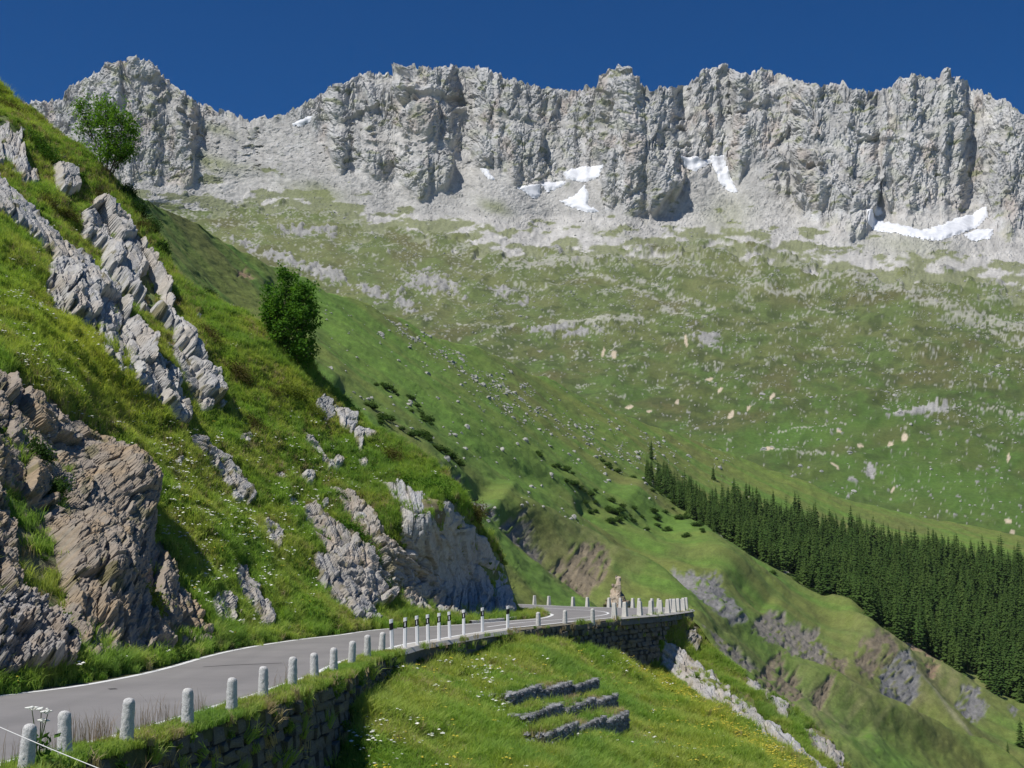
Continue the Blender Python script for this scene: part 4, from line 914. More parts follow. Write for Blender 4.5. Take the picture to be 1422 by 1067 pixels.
# bare earth and stones on the lower slope
bare = blob(NX, NY, 560, 800, 70, 70, 40) * .9 + blob(NX, NY, 490, 740, 70, 60, 45) * .75 + blob(NX, NY, 410, 680, 50, 30, 45) * .4 + blob(NX, NY, 180, 330, 60, 60, 50) * .5 + blob(NX, NY, 110, 690, 120, 130, 50) * .9 + blob(NX, NY, 330, 620, 20, 50, -40) * .5 + blob(NX, NY, 60, 180, 40, 60, 30) * .3
bare = np.clip(bare * (1 + 1.2 * fbm3(X / 1.2, Y / 1.2, Z / 1.2, 3, 413)), 0, 1)
nc = lerp(nc, c3(.26, .205, .15) * (1 + .25 * fbm3(X * 1.4, Y * 1.4, Z * 1.4, 2, 414))[..., None], bare[..., None])
nc = np.clip(nc, .01, .8)
topv = NP[-1]; bk = []
for dd, dx, dz in ((.6, .1, -.4), (3, .8, -3), (9, 1.6, -10), (16, 2, -40)):
    q = topv.copy(); q[:, 1] += dd; q[:, 0] += dx; q[:, 2] = np.maximum(q[:, 2] + dz, -.3 if dz > -20 else -3); bk.append(q[None])
lowv = NP[0].copy(); low2 = lowv.copy(); low2[:, 2] -= .5
PB = np.concatenate([low2[None], NP] + bk); CB = np.concatenate([nc[:1], nc] + [nc[-1:]] * 4)
soil_mat = vary_mat('slope_soil', 1.2, .25, 7, .3, bump=.7, bscale=5, bdist=.12)
link('roadside_slope', raw_mesh('roadside_slope', PB.reshape(-1, 3), grid_faces(PB.shape[0], len(ncol)), soil_mat, True, CB.reshape(-1, 3)), kind='structure')
# ground under the road and back along the bend, so that nothing hangs in the air
vl = np.array(ground(*np.array(VERGE).T, 0.0))[:, :2]
vi = dense(INNER, 1.0); vn = normal2(vi)
ap = np.stack([np.c_[vi + vn * .2, np.full(len(vi), -.012)], np.c_[vi - vn * .9, np.full(len(vi), .02)], np.c_[vi - vn * 3.0, np.full(len(vi), .06)]], 1)
link('road_verge', raw_mesh('road_verge', ap.reshape(-1, 3), grid_faces(len(vi), 3), vary_mat('verge_soil', 1.5, .25, 9, .3, col=(.13, .135, .055), bump=.5, bscale=8, bdist=.05), True), kind='structure')

# ------------------------------------------------------------------ rock outcrops
rock_near = vary_mat('slope_rock', .9, .16, 6, .2, bump=.75, bscale=4.5, bdist=.12, hue=(.34, .30, .255))
ROCKS = []
def outcrop(label, poly, base=near_base, h=.5, rot=52, cell=(26, 60), amp=.55, col=(.37, .36, .345), col2=(.385, .345, .29), step=1.25, warp=5.0, seed=0, extra=None, soft=5.0, sink=.35, name='rock_outcrop', cat='rock outcrop', group=None, fine=1.0, grassy=.25, grain=.0):
    q = np.array(poly, float); x0, y0 = q.min(0) - 9; x1, y1 = q.max(0) + 9
    gx, gy = np.meshgrid(np.arange(x0, x1, step), np.arange(y1, y0, -step))
    b = base(gx, gy); n = lay_normal(base, gx, gy, 3.0)
    m_px = float(np.median(b[..., 1])) / FPX                 # metres per survey step
    sd = sdpoly(gx, gy, poly) + warp * fbm(gx / 13, gy / 13, 3, seed + 1)
    c, s = math.cos(rad(rot)), math.sin(rad(rot))
    u = (gx * c + gy * s); v = (-gx * s + gy * c)           # u runs down the beds, v across them
    uw = u + 7 * fbm(gx / 40, gy / 40, 2, seed + 2); vw = v + 3.5 * fbm(gx / 40, gy / 40, 2, seed + 3)
    pr = sstep(-4, soft, sd)
    fa = facets(vw / cell[0], uw / cell[1], seed + 4, 1.5, 1.0); fb = facets(vw / (cell[0] * .42), uw / (cell[1] * .40), seed + 5, 1.5, 1.0); fc = facets(vw / (cell[0] * .16) + fb, uw / (cell[1] * .20), seed + 6, 1.4, 1.0)
    f1, f2, *_r = vor(vw / cell[0], uw / cell[1], seed + 4); crack = np.exp(-((f2 - f1) / .055) ** 2); g1_, g2_, *_r = vor(vw / (cell[0] * .42), uw / (cell[1] * .40), seed + 5); crack2 = np.exp(-((g2_ - g1_) / .08) ** 2)
    d = -sink * 1.0 + pr * (.5 * h + sink) + pr * .50 * amp * (fa + .42 * fb + .15 * fine * fc - .55 * crack - .22 * crack2)
    if grain: d = d + pr * grain * (fbm(gx / 4.5, gy / 6, 3, seed + 12) + .8 * ridged(v / 7, u / 24, 3, seed + 13) - .8)
    if extra is not None: d = d + extra(gx, gy) * pr
    d = np.where(pr < .02, -sink - .3, d)
    Pn = b + n * d[..., None]
    jit = .05 * m_px * step
    Pn = Pn + rng.normal(size=Pn.shape) * jit
    keep = np.maximum.reduce([sd[:-1, :-1], sd[1:, :-1], sd[:-1, 1:], sd[1:, 1:]]) > -6
    t = sstep(-.3, .6, fbm(gx / 22, gy / 22, 3, seed + 7)); t2 = fbm(vw / 5, uw / 26, 3, seed + 8)
    cc = lerp(np.array(col) * np.ones_like(Pn), np.array(col2), t[..., None]) * (1 + .10 * t2)[..., None]
    li = sstep(.25, .6, fbm(gx / 9, gy / 9, 3, seed + 9)) * .5
    cc = lerp(cc, c3(.27, .26, .22), li[..., None])
    gr = sstep(.62 - grassy, .95 - grassy, fbm(gx / 14, gy / 14, 4, seed + 10) + .4 * (1 - sstep(0, 9, sd)))
    cc = lerp(cc, c3(.15, .135, .055), (.85 * gr)[..., None])
    F = grid_faces(*gx.shape, keep); V, F, CC = compact(Pn.reshape(-1, 3), F, np.clip(cc.reshape(-1, 3), .01, .8))
    o = link(name, raw_mesh(name, V, F, rock_near, False, CC), None, label, cat, group)
    ROCKS.append(poly)
    return o
PALE = dict(col=(.45, .44, .42), col2=(.46, .42, .365))
OBR = dict(rot=50)
outcrop('upright pale rock slabs at the left edge below the grassy hilltop', [(-30, 160), (6, 168), (14, 180), (33, 186), (34, 222), (52, 238), (54, 262), (34, 258), (12, 232), (-30, 232)], rot=78, cell=(11, 50), amp=.55, h=.7, seed=11, **PALE)
outcrop('square pale rock block beneath the bright green juniper patch', [(77, 226), (92, 231), (107, 238), (111, 262), (98, 268), (84, 266), (80, 246)], rot=75, cell=(22, 30), amp=.3, h=.9, seed=12, warp=2, soft=3, grassy=.05, **PALE)
outcrop('long pale rock rib running down from the left edge over the upper slope', [(-30, 238), (2, 252), (30, 280), (62, 316), (96, 346), (130, 374), (166, 410), (156, 420), (112, 392), (66, 358), (30, 326), (-30, 292)], cell=(20, 70), amp=.7, h=1.3, seed=13, **PALE)
outcrop('biggest pale jagged rock rib crossing the upper slope from left to centre', [(62, 372), (80, 362), (122, 380), (150, 402), (172, 412), (180, 442), (204, 468), (212, 490), (236, 505), (250, 530), (262, 588), (246, 590), (222, 566), (198, 548), (176, 534), (158, 520), (134, 490), (132, 462), (104, 440), (82, 428), (68, 402)], rot=66, cell=(23, 56), amp=1.35, h=1.1, seed=114, grassy=.12, **PALE)
outcrop('tall pale broken crag with a dark overhang near the top of the slope', [(110, 296), (122, 290), (134, 276), (150, 286), (168, 304), (186, 332), (206, 358), (222, 376), (236, 404), (241, 440), (262, 470), (284, 512), (303, 545), (304, 562), (286, 556), (262, 516), (238, 470), (214, 448), (196, 432), (168, 404), (146, 380), (140, 350), (118, 326)], rot=64, cell=(24, 62), amp=1.25, h=1.1, seed=21,
        extra=lambda x, y: -2.6 * sstep(.35, .8, blob(x, y, 209, 408, 17, 34, -22)), grassy=.12, **PALE)
outcrop('narrow grey rock strip in the grass right of the big jagged rib', [(228, 470), (246, 478), (262, 504), (280, 530), (304, 560), (296, 566), (268, 548), (246, 512)], cell=(14, 40), amp=.4, h=.3, seed=22)
outcrop('low grey rock fin at the foot of the round dense tree', [(378, 470), (394, 476), (405, 494), (427, 508), (420, 514), (398, 500), (384, 486)], cell=(10, 26), amp=.35, h=.4, seed=23)
outcrop('dark grey weathered boulder at the left of the pale trio on the skyline slope', [(434, 560), (446, 552), (458, 560), (464, 586), (450, 592), (436, 582)], cell=(14, 24), amp=.4, h=.8, seed=24, col=(.33, .33, .32), col2=(.36, .35, .33), warp=2, soft=3, grassy=0)
outcrop('large pale flat boulder in the middle of the skyline slope trio', [(460, 568), (480, 572), (494, 580), (496, 594), (486, 606), (470, 596)], cell=(24, 30), amp=.3, h=.9, seed=25, warp=2, soft=3, grassy=0, **PALE)
outcrop('pale pointed boulder at the lower right of the skyline slope trio', [(486, 600), (496, 595), (512, 600), (524, 606), (520, 612), (506, 610), (502, 628), (494, 622)], cell=(16, 24), amp=.35, h=.7, seed=26, warp=2, soft=3, grassy=0, **PALE)
outcrop('slim pale rock rib low in the grass below the skyline trio', [(414, 604), (422, 600), (434, 606), (452, 626), (467, 652), (456, 656), (438, 634), (420, 620)], cell=(12, 28), amp=.4, h=.45, seed=27, **PALE)
outcrop('long grey rock wedge in the middle of the flowery meadow slope', [(256, 606), (280, 608), (308, 628), (332, 654), (356, 692), (345, 702), (314, 674), (288, 640), (262, 624)], cell=(16, 50), amp=.5, h=.5, seed=28, col=(.42, .40, .37), col2=(.47, .42, .36))
outcrop('single grey rock blade standing in the white flowers of the slope', [(356, 738), (366, 718), (380, 730), (393, 752), (388, 772), (374, 764)], cell=(12, 34), amp=.45, h=.6, seed=29, warp=3)
outcrop('pale brown stepped rocks in the lower middle of the slope', [(416, 700), (436, 704), (456, 722), (480, 736), (500, 750), (522, 776), (546, 812), (546, 840), (516, 838), (484, 800), (446, 764), (422, 734)], cell=(15, 34), amp=.6, h=.6, seed=30, col=(.40, .375, .34), col2=(.43, .36, .285))
outcrop('grey rock ribs reaching down to the road behind the striped posts', [(430, 768), (466, 774), (502, 812), (530, 862), (500, 870), (466, 838), (440, 802)], rot=58, cell=(12, 40), amp=.55, h=.5, seed=31)
outcrop('pale ochre rock band above the grey ribs near the bluff', [(458, 678), (474, 676), (498, 690), (524, 708), (530, 732), (552, 758), (540, 768), (506, 738), (474, 706)], cell=(14, 30), amp=.5, h=.5, seed=32, col=(.41, .375, .33), col2=(.44, .36, .28))
outcrop('broken pale rocks with grass tufts just left of the bluff foot', [(528, 764), (556, 760), (586, 784), (612, 800), (632, 846), (602, 858), (566, 844), (540, 806)], cell=(13, 26), amp=.6, h=.35, seed=33, col=(.40, .375, .34), col2=(.42, .35, .275), grassy=.4)
outcrop('upright grey slate slabs by the roadside below the flower meadow', [(282, 834), (300, 818), (324, 842), (333, 874), (308, 876), (290, 862)], rot=78, cell=(9, 44), amp=.6, h=.6, seed=34, col=(.38, .37, .36), col2=(.43, .40, .36))
outcrop('slanting grey rock slab right of the upright roadside slabs', [(316, 782), (336, 788), (362, 830), (384, 868), (366, 874), (344, 842), (324, 810)], cell=(12, 46), amp=.5, h=.45, seed=35)
bl = outcrop('big grey bluff with a bluish shaded face beside the bend', [(524, 664), (556, 662), (578, 680), (604, 690), (630, 698), (646, 720), (680, 758), (702, 790), (717, 832), (716, 854), (690, 858), (640, 862), (604, 856), (596, 820), (582, 780), (560, 745), (552, 706), (536, 684)], rot=84, cell=(17, 66), amp=.62, h=.35, seed=36, col=(.40, .40, .39), col2=(.44, .41, .37), soft=8, step=1.1, grassy=.05)
outcrop('brown earthy rock face above the near bend of the road', [(-40, 520), (20, 520), (62, 556), (120, 592), (152, 622), (178, 652), (196, 690), (206, 726), (228, 762), (250, 806), (272, 846), (296, 888), (290, 904), (240, 912), (170, 922), (120, 930), (60, 930), (-40, 940)], rot=66, cell=(26, 60), amp=.85, grain=.05, h=.5, seed=37, col=(.30, .255, .205), col2=(.34, .26, .17), step=1.5, warp=7, soft=12, grassy=.30,
        extra=lambda x, y: -3.4 * sstep(.25, .8, blob(x, y, 46, 790, 26, 95, -14)) - 2.2 * sstep(.3, .8, blob(x, y, 208, 742, 12, 50, -24)) + 1.5 * blob(x, y, 165, 690, 40, 70, -25) + 1.2 * blob(x, y, 120, 800, 46, 80, -20))
outcrop('dark rock knob in the lower left corner beside the road verge', [(-40, 850), (10, 845), (40, 842), (66, 866), (92, 900), (96, 934), (60, 942), (-40, 950)], cell=(22, 36), amp=.8, grain=.1, h=1.5, seed=38, col=(.34, .32, .30), col2=(.34, .28, .22), grassy=.3)
r2 = np.random.default_rng(5)
for i in range(26):   # little rocks that poke out of the turf
    px, py = [(388, 664), (340, 610), (310, 560), (470, 640), (505, 640), (404, 700), (290, 560), (330, 690), (250, 640), (470, 690), (540, 700), (430, 660), (360, 590), (575, 770), (590, 820), (450, 700), (500, 720), (395, 840), (260, 470), (275, 440), (300, 520), (55, 300), (20, 240), (80, 290), (150, 300), (120, 330)][i]
    w = r2.uniform(5, 11)
    sec = 'among the upper crags' if py < 480 else ('below the boulder trio' if px > 420 and py < 730 else ('close above the road' if py > 730 else 'in mid slope'))
    lab = 'small grey rock poking out of the grass ' + sec
    outcrop(lab, [(px + w * math.cos(a) * r2.uniform(.7, 1.2), py + w * 1.1 * math.sin(a) * r2.uniform(.7, 1.2)) for a in np.linspace(0, 6.28, 7)[:-1]], cell=(8, 14), amp=.3, h=.3, seed=60 + i * 3, warp=2.5, soft=3, grassy=0, name='small_rock', cat='rock', group='small rocks ' + sec, **PALE)

# ================================================================== THE BANK BELOW THE ROAD
wall_path = None
bank = Layer()
bank.D = TPS([(478, 1075, 35.5), (490, 1060, 36), (497, 1000, 38.5), (520, 972, 41), (550, 950, 46), (590, 934, 50), (640, 916, 56), (700, 900, 61.5), (760, 892, 66), (790, 900, 68), (830, 918, 71), (870, 928, 74), (915, 945, 78), (960, 965, 74), (1010, 990, 69), (1060, 1020, 64), (1110, 1067, 58), (600, 1067, 38), (800, 1067, 42), (1000, 1067, 49), (760, 950, 56), (760, 1000, 49), (900, 1000, 60), (600, 980, 44), (500, 1200, 26), (900, 1200, 32), (1200, 1200, 42), (680, 920, 56), (400, 1200, 24)], 5e-4)
def bank_base(px, py): return at(px, py, bank.D(px, py))
def bank_disp(P): return .35 * fbm3(P[..., 0] / 4, P[..., 1] / 4, P[..., 2] / 4, 3, 501) + .12 * fbm3(P[..., 0], P[..., 1], P[..., 2], 2, 502)
def bank_pos(px, py):
    b = bank_base(px, py); return b + lay_normal(bank_base, px, py, 3.0) * bank_disp(b)[..., None]
BSIL = [(400, 1085), (478, 1060), (490, 1040), (496, 1000), (520, 972), (550, 950), (590, 932), (640, 914), (700, 898), (760, 890), (790, 896), (830, 913), (870, 926), (915, 942), (940, 954), (975, 972), (1010, 992), (1060, 1022), (1110, 1062), (1150, 1100), (1210, 1160)]
bsil_y = curve(BSIL)
bcol_ = np.arange(400.0, 1200, 2.2); bt_ = bsil_y(bcol_); NRB = 150
BY = 1230 + (bt_ - 1230) * np.linspace(0, 1, NRB)[:, None]; BX = np.broadcast_to(bcol_, BY.shape); BP = bank_pos(BX, BY)
X, Y, Z = BP[..., 0], BP[..., 1], BP[..., 2]
bc = lerp(c3(.12, .185, .045) * np.ones_like(BP), c3(.185, .195, .07), sstep(-.4, .4, fbm3(X / 3, Y / 3, Z / 3, 3, 511))[..., None])
bc = lerp(bc, c3(.20, .15, .09), (.6 * sstep(.2, .6, fbm3(X / 2, Y / 2, Z / 2, 3, 512)))[..., None])
tv = BP[-1]; bk = []
for dd, dz in ((.5, -.25), (3, -2.5), (6, -9), (8, -30)):
    q = tv.copy(); right = (bcol_ > 905)[:, None]; q = q + np.where(right, np.array([dd * .55, dd * .8, dz]), np.array([-dd * .2, dd * .25, dz * .5])); bk.append(q[None])
PB = np.concatenate([BP] + bk); CB = np.concatenate([bc] + [bc[-1:]] * 4)
link('bank', raw_mesh('bank', PB.reshape(-1, 3), grid_faces(PB.shape[0], len(bcol_)), soil_mat, True, np.clip(CB, .01, .8).reshape(-1, 3)), kind='structure')

# the rocky spur that carries the outside of the bend
spur = Layer()
spur.D = TPS([(905, 880, 82), (945, 860, 85), (965, 874, 86), (1000, 905, 85), (1040, 945, 83), (1090, 976, 80), (1130, 1012, 76), (1172, 1064, 71), (920, 945, 79.5), (960, 960, 77), (1010, 992, 73.5), (1060, 1025, 70), (1110, 1067, 66), (1000, 1060, 68), (900, 1000, 74), (1220, 1130, 66), (1080, 1140, 58)], 5e-4)
def spur_base(px, py): return at(px, py, spur.D(px, py))
def spur_disp(P): return .4 * fbm3(P[..., 0] / 4, P[..., 1] / 4, P[..., 2] / 4, 3, 521) + .12 * fbm3(P[..., 0], P[..., 1], P[..., 2], 2, 522)
def spur_pos(px, py):
    b = spur_base(px, py); return b + lay_normal(spur_base, px, py, 3.0) * spur_disp(b)[..., None]
SSIL = [(880, 868), (905, 866), (925, 862), (946, 857), (965, 872), (980, 890), (1000, 906), (1020, 924), (1042, 946), (1075, 966), (1092, 978), (1112, 1000), (1134, 1014), (1155, 1036), (1170, 1052), (1178, 1070), (1230, 1120)]
ssil_y = curve(SSIL)
scol = np.arange(880.0, 1228, 1.8); st_ = ssil_y(scol); NRS = 110
SYg = np.minimum(st_ + 190, 1150) + (st_ - np.minimum(st_ + 190, 1150)) * np.linspace(0, 1, NRS)[:, None]; SX = np.broadcast_to(scol, SYg.shape); SP = spur_pos(SX, SYg)
tv = SP[-1]; bk = []
for dd, dz in ((.5, -.3), (3, -3), (8, -12), (12, -50)):
    q = tv.copy() + np.array([dd * .45, dd, dz]); bk.append(q[None])
PB = np.concatenate([SP] + bk)
scl = lerp(c3(.105, .155, .038) * np.ones_like(PB), c3(.16, .155, .06), sstep(-.4, .4, fbm3(PB[..., 0] / 2, PB[..., 1] / 2, PB[..., 2] / 2, 3, 523))[..., None])
link('spur', raw_mesh('spur', PB.reshape(-1, 3), grid_faces(PB.shape[0], len(scol)), soil_mat, True, scl.reshape(-1, 3)), kind='structure')
outcrop('long pale grey rock slab slanting down below the outside of the bend', [(918, 892), (934, 898), (955, 914), (984, 930), (1000, 950), (1036, 968), (1062, 998), (1084, 1016), (1112, 1042), (1150, 1075), (1120, 1100), (1070, 1075), (1020, 1015), (975, 975), (936, 944), (912, 925)], base=spur_base, rot=42, cell=(15, 70), amp=.5, h=.5, seed=41, grassy=.12, **PALE)
outcrop('upper grey rock rib at the outer edge of the spur', [(1030, 936), (1048, 944), (1076, 966), (1098, 984), (1112, 1002), (1094, 1006), (1064, 984), (1040, 960)], base=spur_base, rot=42, cell=(11, 40), amp=.5, h=.5, seed=42)
outcrop('lowest grey rock point at the tip of the spur', [(1108, 1014), (1134, 1012), (1156, 1036), (1172, 1054), (1170, 1080), (1148, 1060), (1124, 1036)], base=spur_base, rot=46, cell=(11, 36), amp=.5, h=.5, seed=43)
outcrop('dark rocks under the wall edge just right of the bend', [(952, 872), (966, 872), (974, 892), (968, 902), (956, 888)], base=spur_base, rot=70, cell=(8, 18), amp=.4, h=.4, seed=44, col=(.28, .27, .25), col2=(.32, .29, .25))
outcrop('small dark rock in the grass under the long spur slab', [(1022, 1010), (1044, 1012), (1062, 1030), (1068, 1050), (1048, 1046), (1030, 1028)], base=spur_base, rot=46, cell=(9, 22), amp=.4, h=.9, seed=45)
# pale crag beyond the bend
def crag_base(px, py): return at(px, py, 122 + 0 * np.asarray(px, float))
cg = outcrop('pale brown earth pillar standing beyond the bend behind the white posts', [(838, 842), (846, 826), (852, 812), (857, 802), (862, 801), (862, 814), (868, 828), (876, 846)], base=lambda a, b: at(a, b, 124 - .10 * (np.asarray(b, float) - 800) + .012 * (np.asarray(a, float) - 857) ** 2), rot=80, cell=(7, 16), amp=.5, h=.3, seed=46, col=(.47, .38, .28), col2=(.42, .30, .20), soft=3, warp=2, step=.8)
# ================================================================== WALLS ALONG THE VALLEY SIDE
on = normal2(outer); oy = outer[:, 1]; apex = int(np.argmax(outer[:, 0])); seq = np.arange(len(outer))
i_a = int(np.argmin(np.abs(oy[:apex] - 47.2))); i_b = int(np.argmin(np.abs(oy[:apex] - 64.0))); i_c = int(np.argmin(np.abs(oy[:apex] - 76.5)))
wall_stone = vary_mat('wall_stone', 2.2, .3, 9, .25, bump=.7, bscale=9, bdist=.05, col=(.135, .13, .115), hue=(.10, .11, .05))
wall_core = vary_mat('wall_joints', 3, .3, 12, .3, col=(.075, .07, .055), bump=.5, bscale=10, bdist=.05)
def stone_kind(seed):
    r = np.random.default_rng(seed); m = MB(); m.box((0, 0, 0), (1, 1, 1)); V = m.V[0] + r.normal(size=(8, 3)) * .10
    c = V[[1, 2, 5, 6]].mean(0) + np.array([.10, 0, 0]); V = np.r_[V, [c]]
    F = [f for f in np.concatenate(m.F4).tolist() if set(f) != {1, 2, 6, 5}]
    tri = [(1, 2, 8), (2, 6, 8), (6, 5, 8), (5, 1, 8)]
    global S3, S4
    S3, S4 = np.array(tri), np.array(F)
    return raw_mesh('stone', V, [np.array(tri), np.array(F)], wall_stone)
STONES = [stone_kind(700 + i) for i in range(7)]
def ribbon_wall(name, path, nrm_, off, z0, z1, thick, mat):
    a = path + nrm_ * off; c = path + nrm_ * (off - thick)
    V = np.stack([np.c_[a + nrm_ * .12, np.full(len(a), z0)], np.c_[a, np.full(len(a), z1)], np.c_[c, np.full(len(a), z1)], np.c_[c, np.full(len(a), z0)]], 1)
    F = np.concatenate([grid_faces(len(a), 4), [[0, 1, 2, 3]], [[(len(a) - 1) * 4 + q for q in (3, 2, 1, 0)]]])
    return raw_mesh(name, V.reshape(-1, 3), F, mat)
def stones_on(parent, path, nrm_, off, z0f, z1f, sw, sh, limit, seed, proud=.07):
    r = np.random.default_rng(seed); L = arclen(path); n = 0; MVx, F3x, F4x, kx = [], [], [], 0
    zlow, zhi = z0f, z1f
    z = zhi
    while z > zlow - .2 and n < 5000:
        h = r.uniform(*sh); s = r.uniform(0, .3)
        while s < L[-1] - .1:
            w = r.uniform(*sw); sc = min(s + w / 2, L[-1])
            x = np.interp(sc, L, path[:, 0]); y = np.interp(sc, L, path[:, 1]); nx = np.interp(sc, L, nrm_[:, 0]); ny = np.interp(sc, L, nrm_[:, 1])
            yield_ok = r.random() > .06
            if yield_ok:
                pr = proud * r.uniform(-.3, 1.2) + (.08 if r.random() < .07 else 0)
                lean = .12 * (zhi - z) / max(zhi - zlow, .1)
                o = (x + nx * (off + pr + lean - .1), y + ny * (off + pr + lean - .1), z - h / 2)
                sca = (.3, w * .93, h * .9); rz = math.atan2(ny, nx)
                if n < limit:
                    q = link('stone', STONES[r.integers(0, 7)], parent); q.location = o; q.scale = sca; q.rotation_euler = (r.normal() * .04, r.normal() * .04, rz + r.normal() * .05)
                else:
                    me_ = STONES[r.integers(0, 7)]; v_ = np.empty(len(me_.vertices) * 3, np.float32); me_.vertices.foreach_get('co', v_); v_ = v_.reshape(-1, 3) * np.array(sca); co_, si_ = math.cos(rz), math.sin(rz)
                    MVx.append(np.c_[v_[:, 0] * co_ - v_[:, 1] * si_, v_[:, 0] * si_ + v_[:, 1] * co_, v_[:, 2]] + np.array(o)); F3x.append(S3 + kx); F4x.append(S4 + kx); kx += len(v_)
                n += 1
            s += w
        z -= h
    if MVx: link('stone_courses', raw_mesh('stone_courses', np.concatenate(MVx), [np.concatenate(F3x), np.concatenate(F4x)], wall_stone), parent)['kind'] = 'stuff'
    return n
near_wall = link('stone_retaining_wall', None, None, 'shaded dry stone retaining wall under the round stone bollards of the near road', 'wall')
p_ = outer[:i_a + 1]; n_ = on[:i_a + 1]
link('wall_core', ribbon_wall('wall_core', p_, n_, .95, -8, -.10, .5, wall_core), near_wall)
kk_ = p_[:, 1] > 17
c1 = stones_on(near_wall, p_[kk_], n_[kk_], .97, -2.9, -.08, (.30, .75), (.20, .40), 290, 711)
mid_wall = link('concrete_parapet_wall', None, None, 'smooth low concrete wall with a pale coping under the striped marker posts', 'wall')
p_ = outer[i_a:i_b + 1]; n_ = on[i_a:i_b + 1]
dark_conc = vary_mat('shaded_concrete', .8, .3, 5, .2, col=(.17, .165, .15), bump=.3, bscale=8, bdist=.03)  # darker concrete: shade of the wall and beam faces put into the colour
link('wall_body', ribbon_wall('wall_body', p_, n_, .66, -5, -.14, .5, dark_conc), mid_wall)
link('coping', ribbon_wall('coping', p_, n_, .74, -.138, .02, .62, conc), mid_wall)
bend_wall = link('stone_bend_wall', None, None, 'tall dark dry stone wall with protruding stones carrying the outside of the bend', 'wall')
e_ = apex + 6
p_ = outer[i_b:e_]; n_ = on[i_b:e_]
link('wall_core', ribbon_wall('wall_core', p_, n_, .72, -8, -.10, .6, wall_core), bend_wall)
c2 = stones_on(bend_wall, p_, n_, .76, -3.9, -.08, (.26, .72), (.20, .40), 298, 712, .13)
print('STONES', c1, c2)
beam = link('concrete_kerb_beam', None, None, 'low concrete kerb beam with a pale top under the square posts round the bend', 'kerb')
link('beam_body', ribbon_wall('beam_body', outer[i_c:e_ + 4], on[i_c:e_ + 4], .92, -.36, -.02, .5, dark_conc), beam)  # side below the pale top, its shade painted in by the darker concrete
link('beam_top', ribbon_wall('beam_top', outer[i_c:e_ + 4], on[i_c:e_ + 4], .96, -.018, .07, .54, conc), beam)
far_edge = outer[e_ - 2:]; fen = on[e_ - 2:]
link('bend_embankment', raw_mesh('bend_embankment', np.stack([np.c_[far_edge + fen * .25, np.full(len(far_edge), -.012)], np.c_[far_edge + fen * 1.1, np.full(len(far_edge), -.05)], np.c_[far_edge + fen * 3, np.full(len(far_edge), -1.2)], np.c_[far_edge + fen * 9, np.full(len(far_edge), -8)]], 1).reshape(-1, 3), grid_faces(len(far_edge), 4), vary_mat('embankment_turf', 1, .2, 6, .25, col=(.095, .125, .035), bump=.5, bscale=5, bdist=.1), True), kind='structure')
# grass shoulder between the line and the wall
sp_ = outer[:i_a + 2]; sn_ = on[:i_a + 2]
sh_rows = [np.c_[sp_ + sn_ * o_, np.full(len(sp_), z_) + .03 * fbm(arclen(sp_), arclen(sp_) * 0 + o_ * 3, 2, 77)] for o_, z_ in ((.24, -.02), (.45, .03), (.75, .04), (1.02, -.02), (1.06, -.3))]
link('road_shoulder', raw_mesh('road_shoulder', np.stack(sh_rows, 1).reshape(-1, 3), grid_faces(len(sp_), 5), soil_mat, True, np.broadcast_to(c3(.10, .105, .04), (len(sp_) * 5, 3))), kind='structure')
sp2 = outer[i_b - 1:e_]; sn2 = on[i_b - 1:e_]
link('bend_shoulder', raw_mesh('bend_shoulder', np.stack([np.c_[sp2 + sn2 * o_, np.full(len(sp2), z_)] for o_, z_ in ((.2, -.015), (.5, .01), (.8, -.05))], 1).reshape(-1, 3), grid_faces(len(sp2), 3), soil_mat, True, np.broadcast_to(c3(.20, .18, .13), (len(sp2) * 3, 3))), kind='structure')

# ================================================================== BOLLARDS AND MARKER POSTS
granite, nt, b = new_mat('rough_granite')
g1_ = noise_node(nt, 60, 2, .8); g2_ = noise_node(nt, 5, 4, .6)
c_ = mix(nt, (.40, .39, .37), (.70, .69, .66), maprange(nt, g1_.outputs[0], .35, .62, 0, 1)); c_ = mix(nt, c_, (.44, .45, .33), maprange(nt, g2_.outputs[0], .55, .75, 0, .5))
nt.links.new(c_, b.inputs['Base Color'])
bp = nd(nt, 'ShaderNodeBump', Strength=.8, Distance=.02); nt.links.new(noise_node(nt, 26, 5, .7).outputs[0], bp.inputs['Height']); nt.links.new(bp.outputs[0], b.inputs['Normal'])
def round_bollard(seed, H=.76, r0=.118, r1=.098):
    k = 28; zs = np.r_[np.linspace(-.2, H - .09, 26), H - .055, H - .025, H - .007, H]; rs = np.r_[np.interp(zs[:26], [-.2, 0, H - .09], [r0 * 1.02, r0, r1]), r1 * .93, r1 * .74, r1 * .42, .002]
    th = np.arange(k) * 2 * math.pi / k; Zg, T = np.meshgrid(zs, th, indexing='ij'); Rg = np.broadcast_to(rs[:, None], Zg.shape)
    nx, ny = np.cos(T), np.sin(T); d = .013 * fbm3(nx * 5 + seed, ny * 5, Zg * 28, 3, seed) + .008 * facets(T * 5, Zg * 24, seed, 1.4, 1.0)
    Rg = np.maximum(Rg + d * (Rg > .03), .001)
    V = np.stack([Rg * nx, Rg * ny, Zg], -1)
    i = np.arange(len(zs) * k).reshape(len(zs), k); j = np.roll(i, -1, 1)
    F = np.stack([i[:-1], j[:-1], j[1:], i[1:]], -1).reshape(-1, 4)
    return raw_mesh('stone_bollard', V.reshape(-1, 3), F, granite, True)
RB = [round_bollard(801 + i, .76 + .03 * (i % 3 - 1)) for i in range(4)]
NB = [(35, 1077), (124, 1058), (200, 1037), (270, 1012), (322, 992), (365, 974), (406, 958.5), (437, 946.5), (463, 937), (488, 926.5), (510, 917), (530, 908.5)]
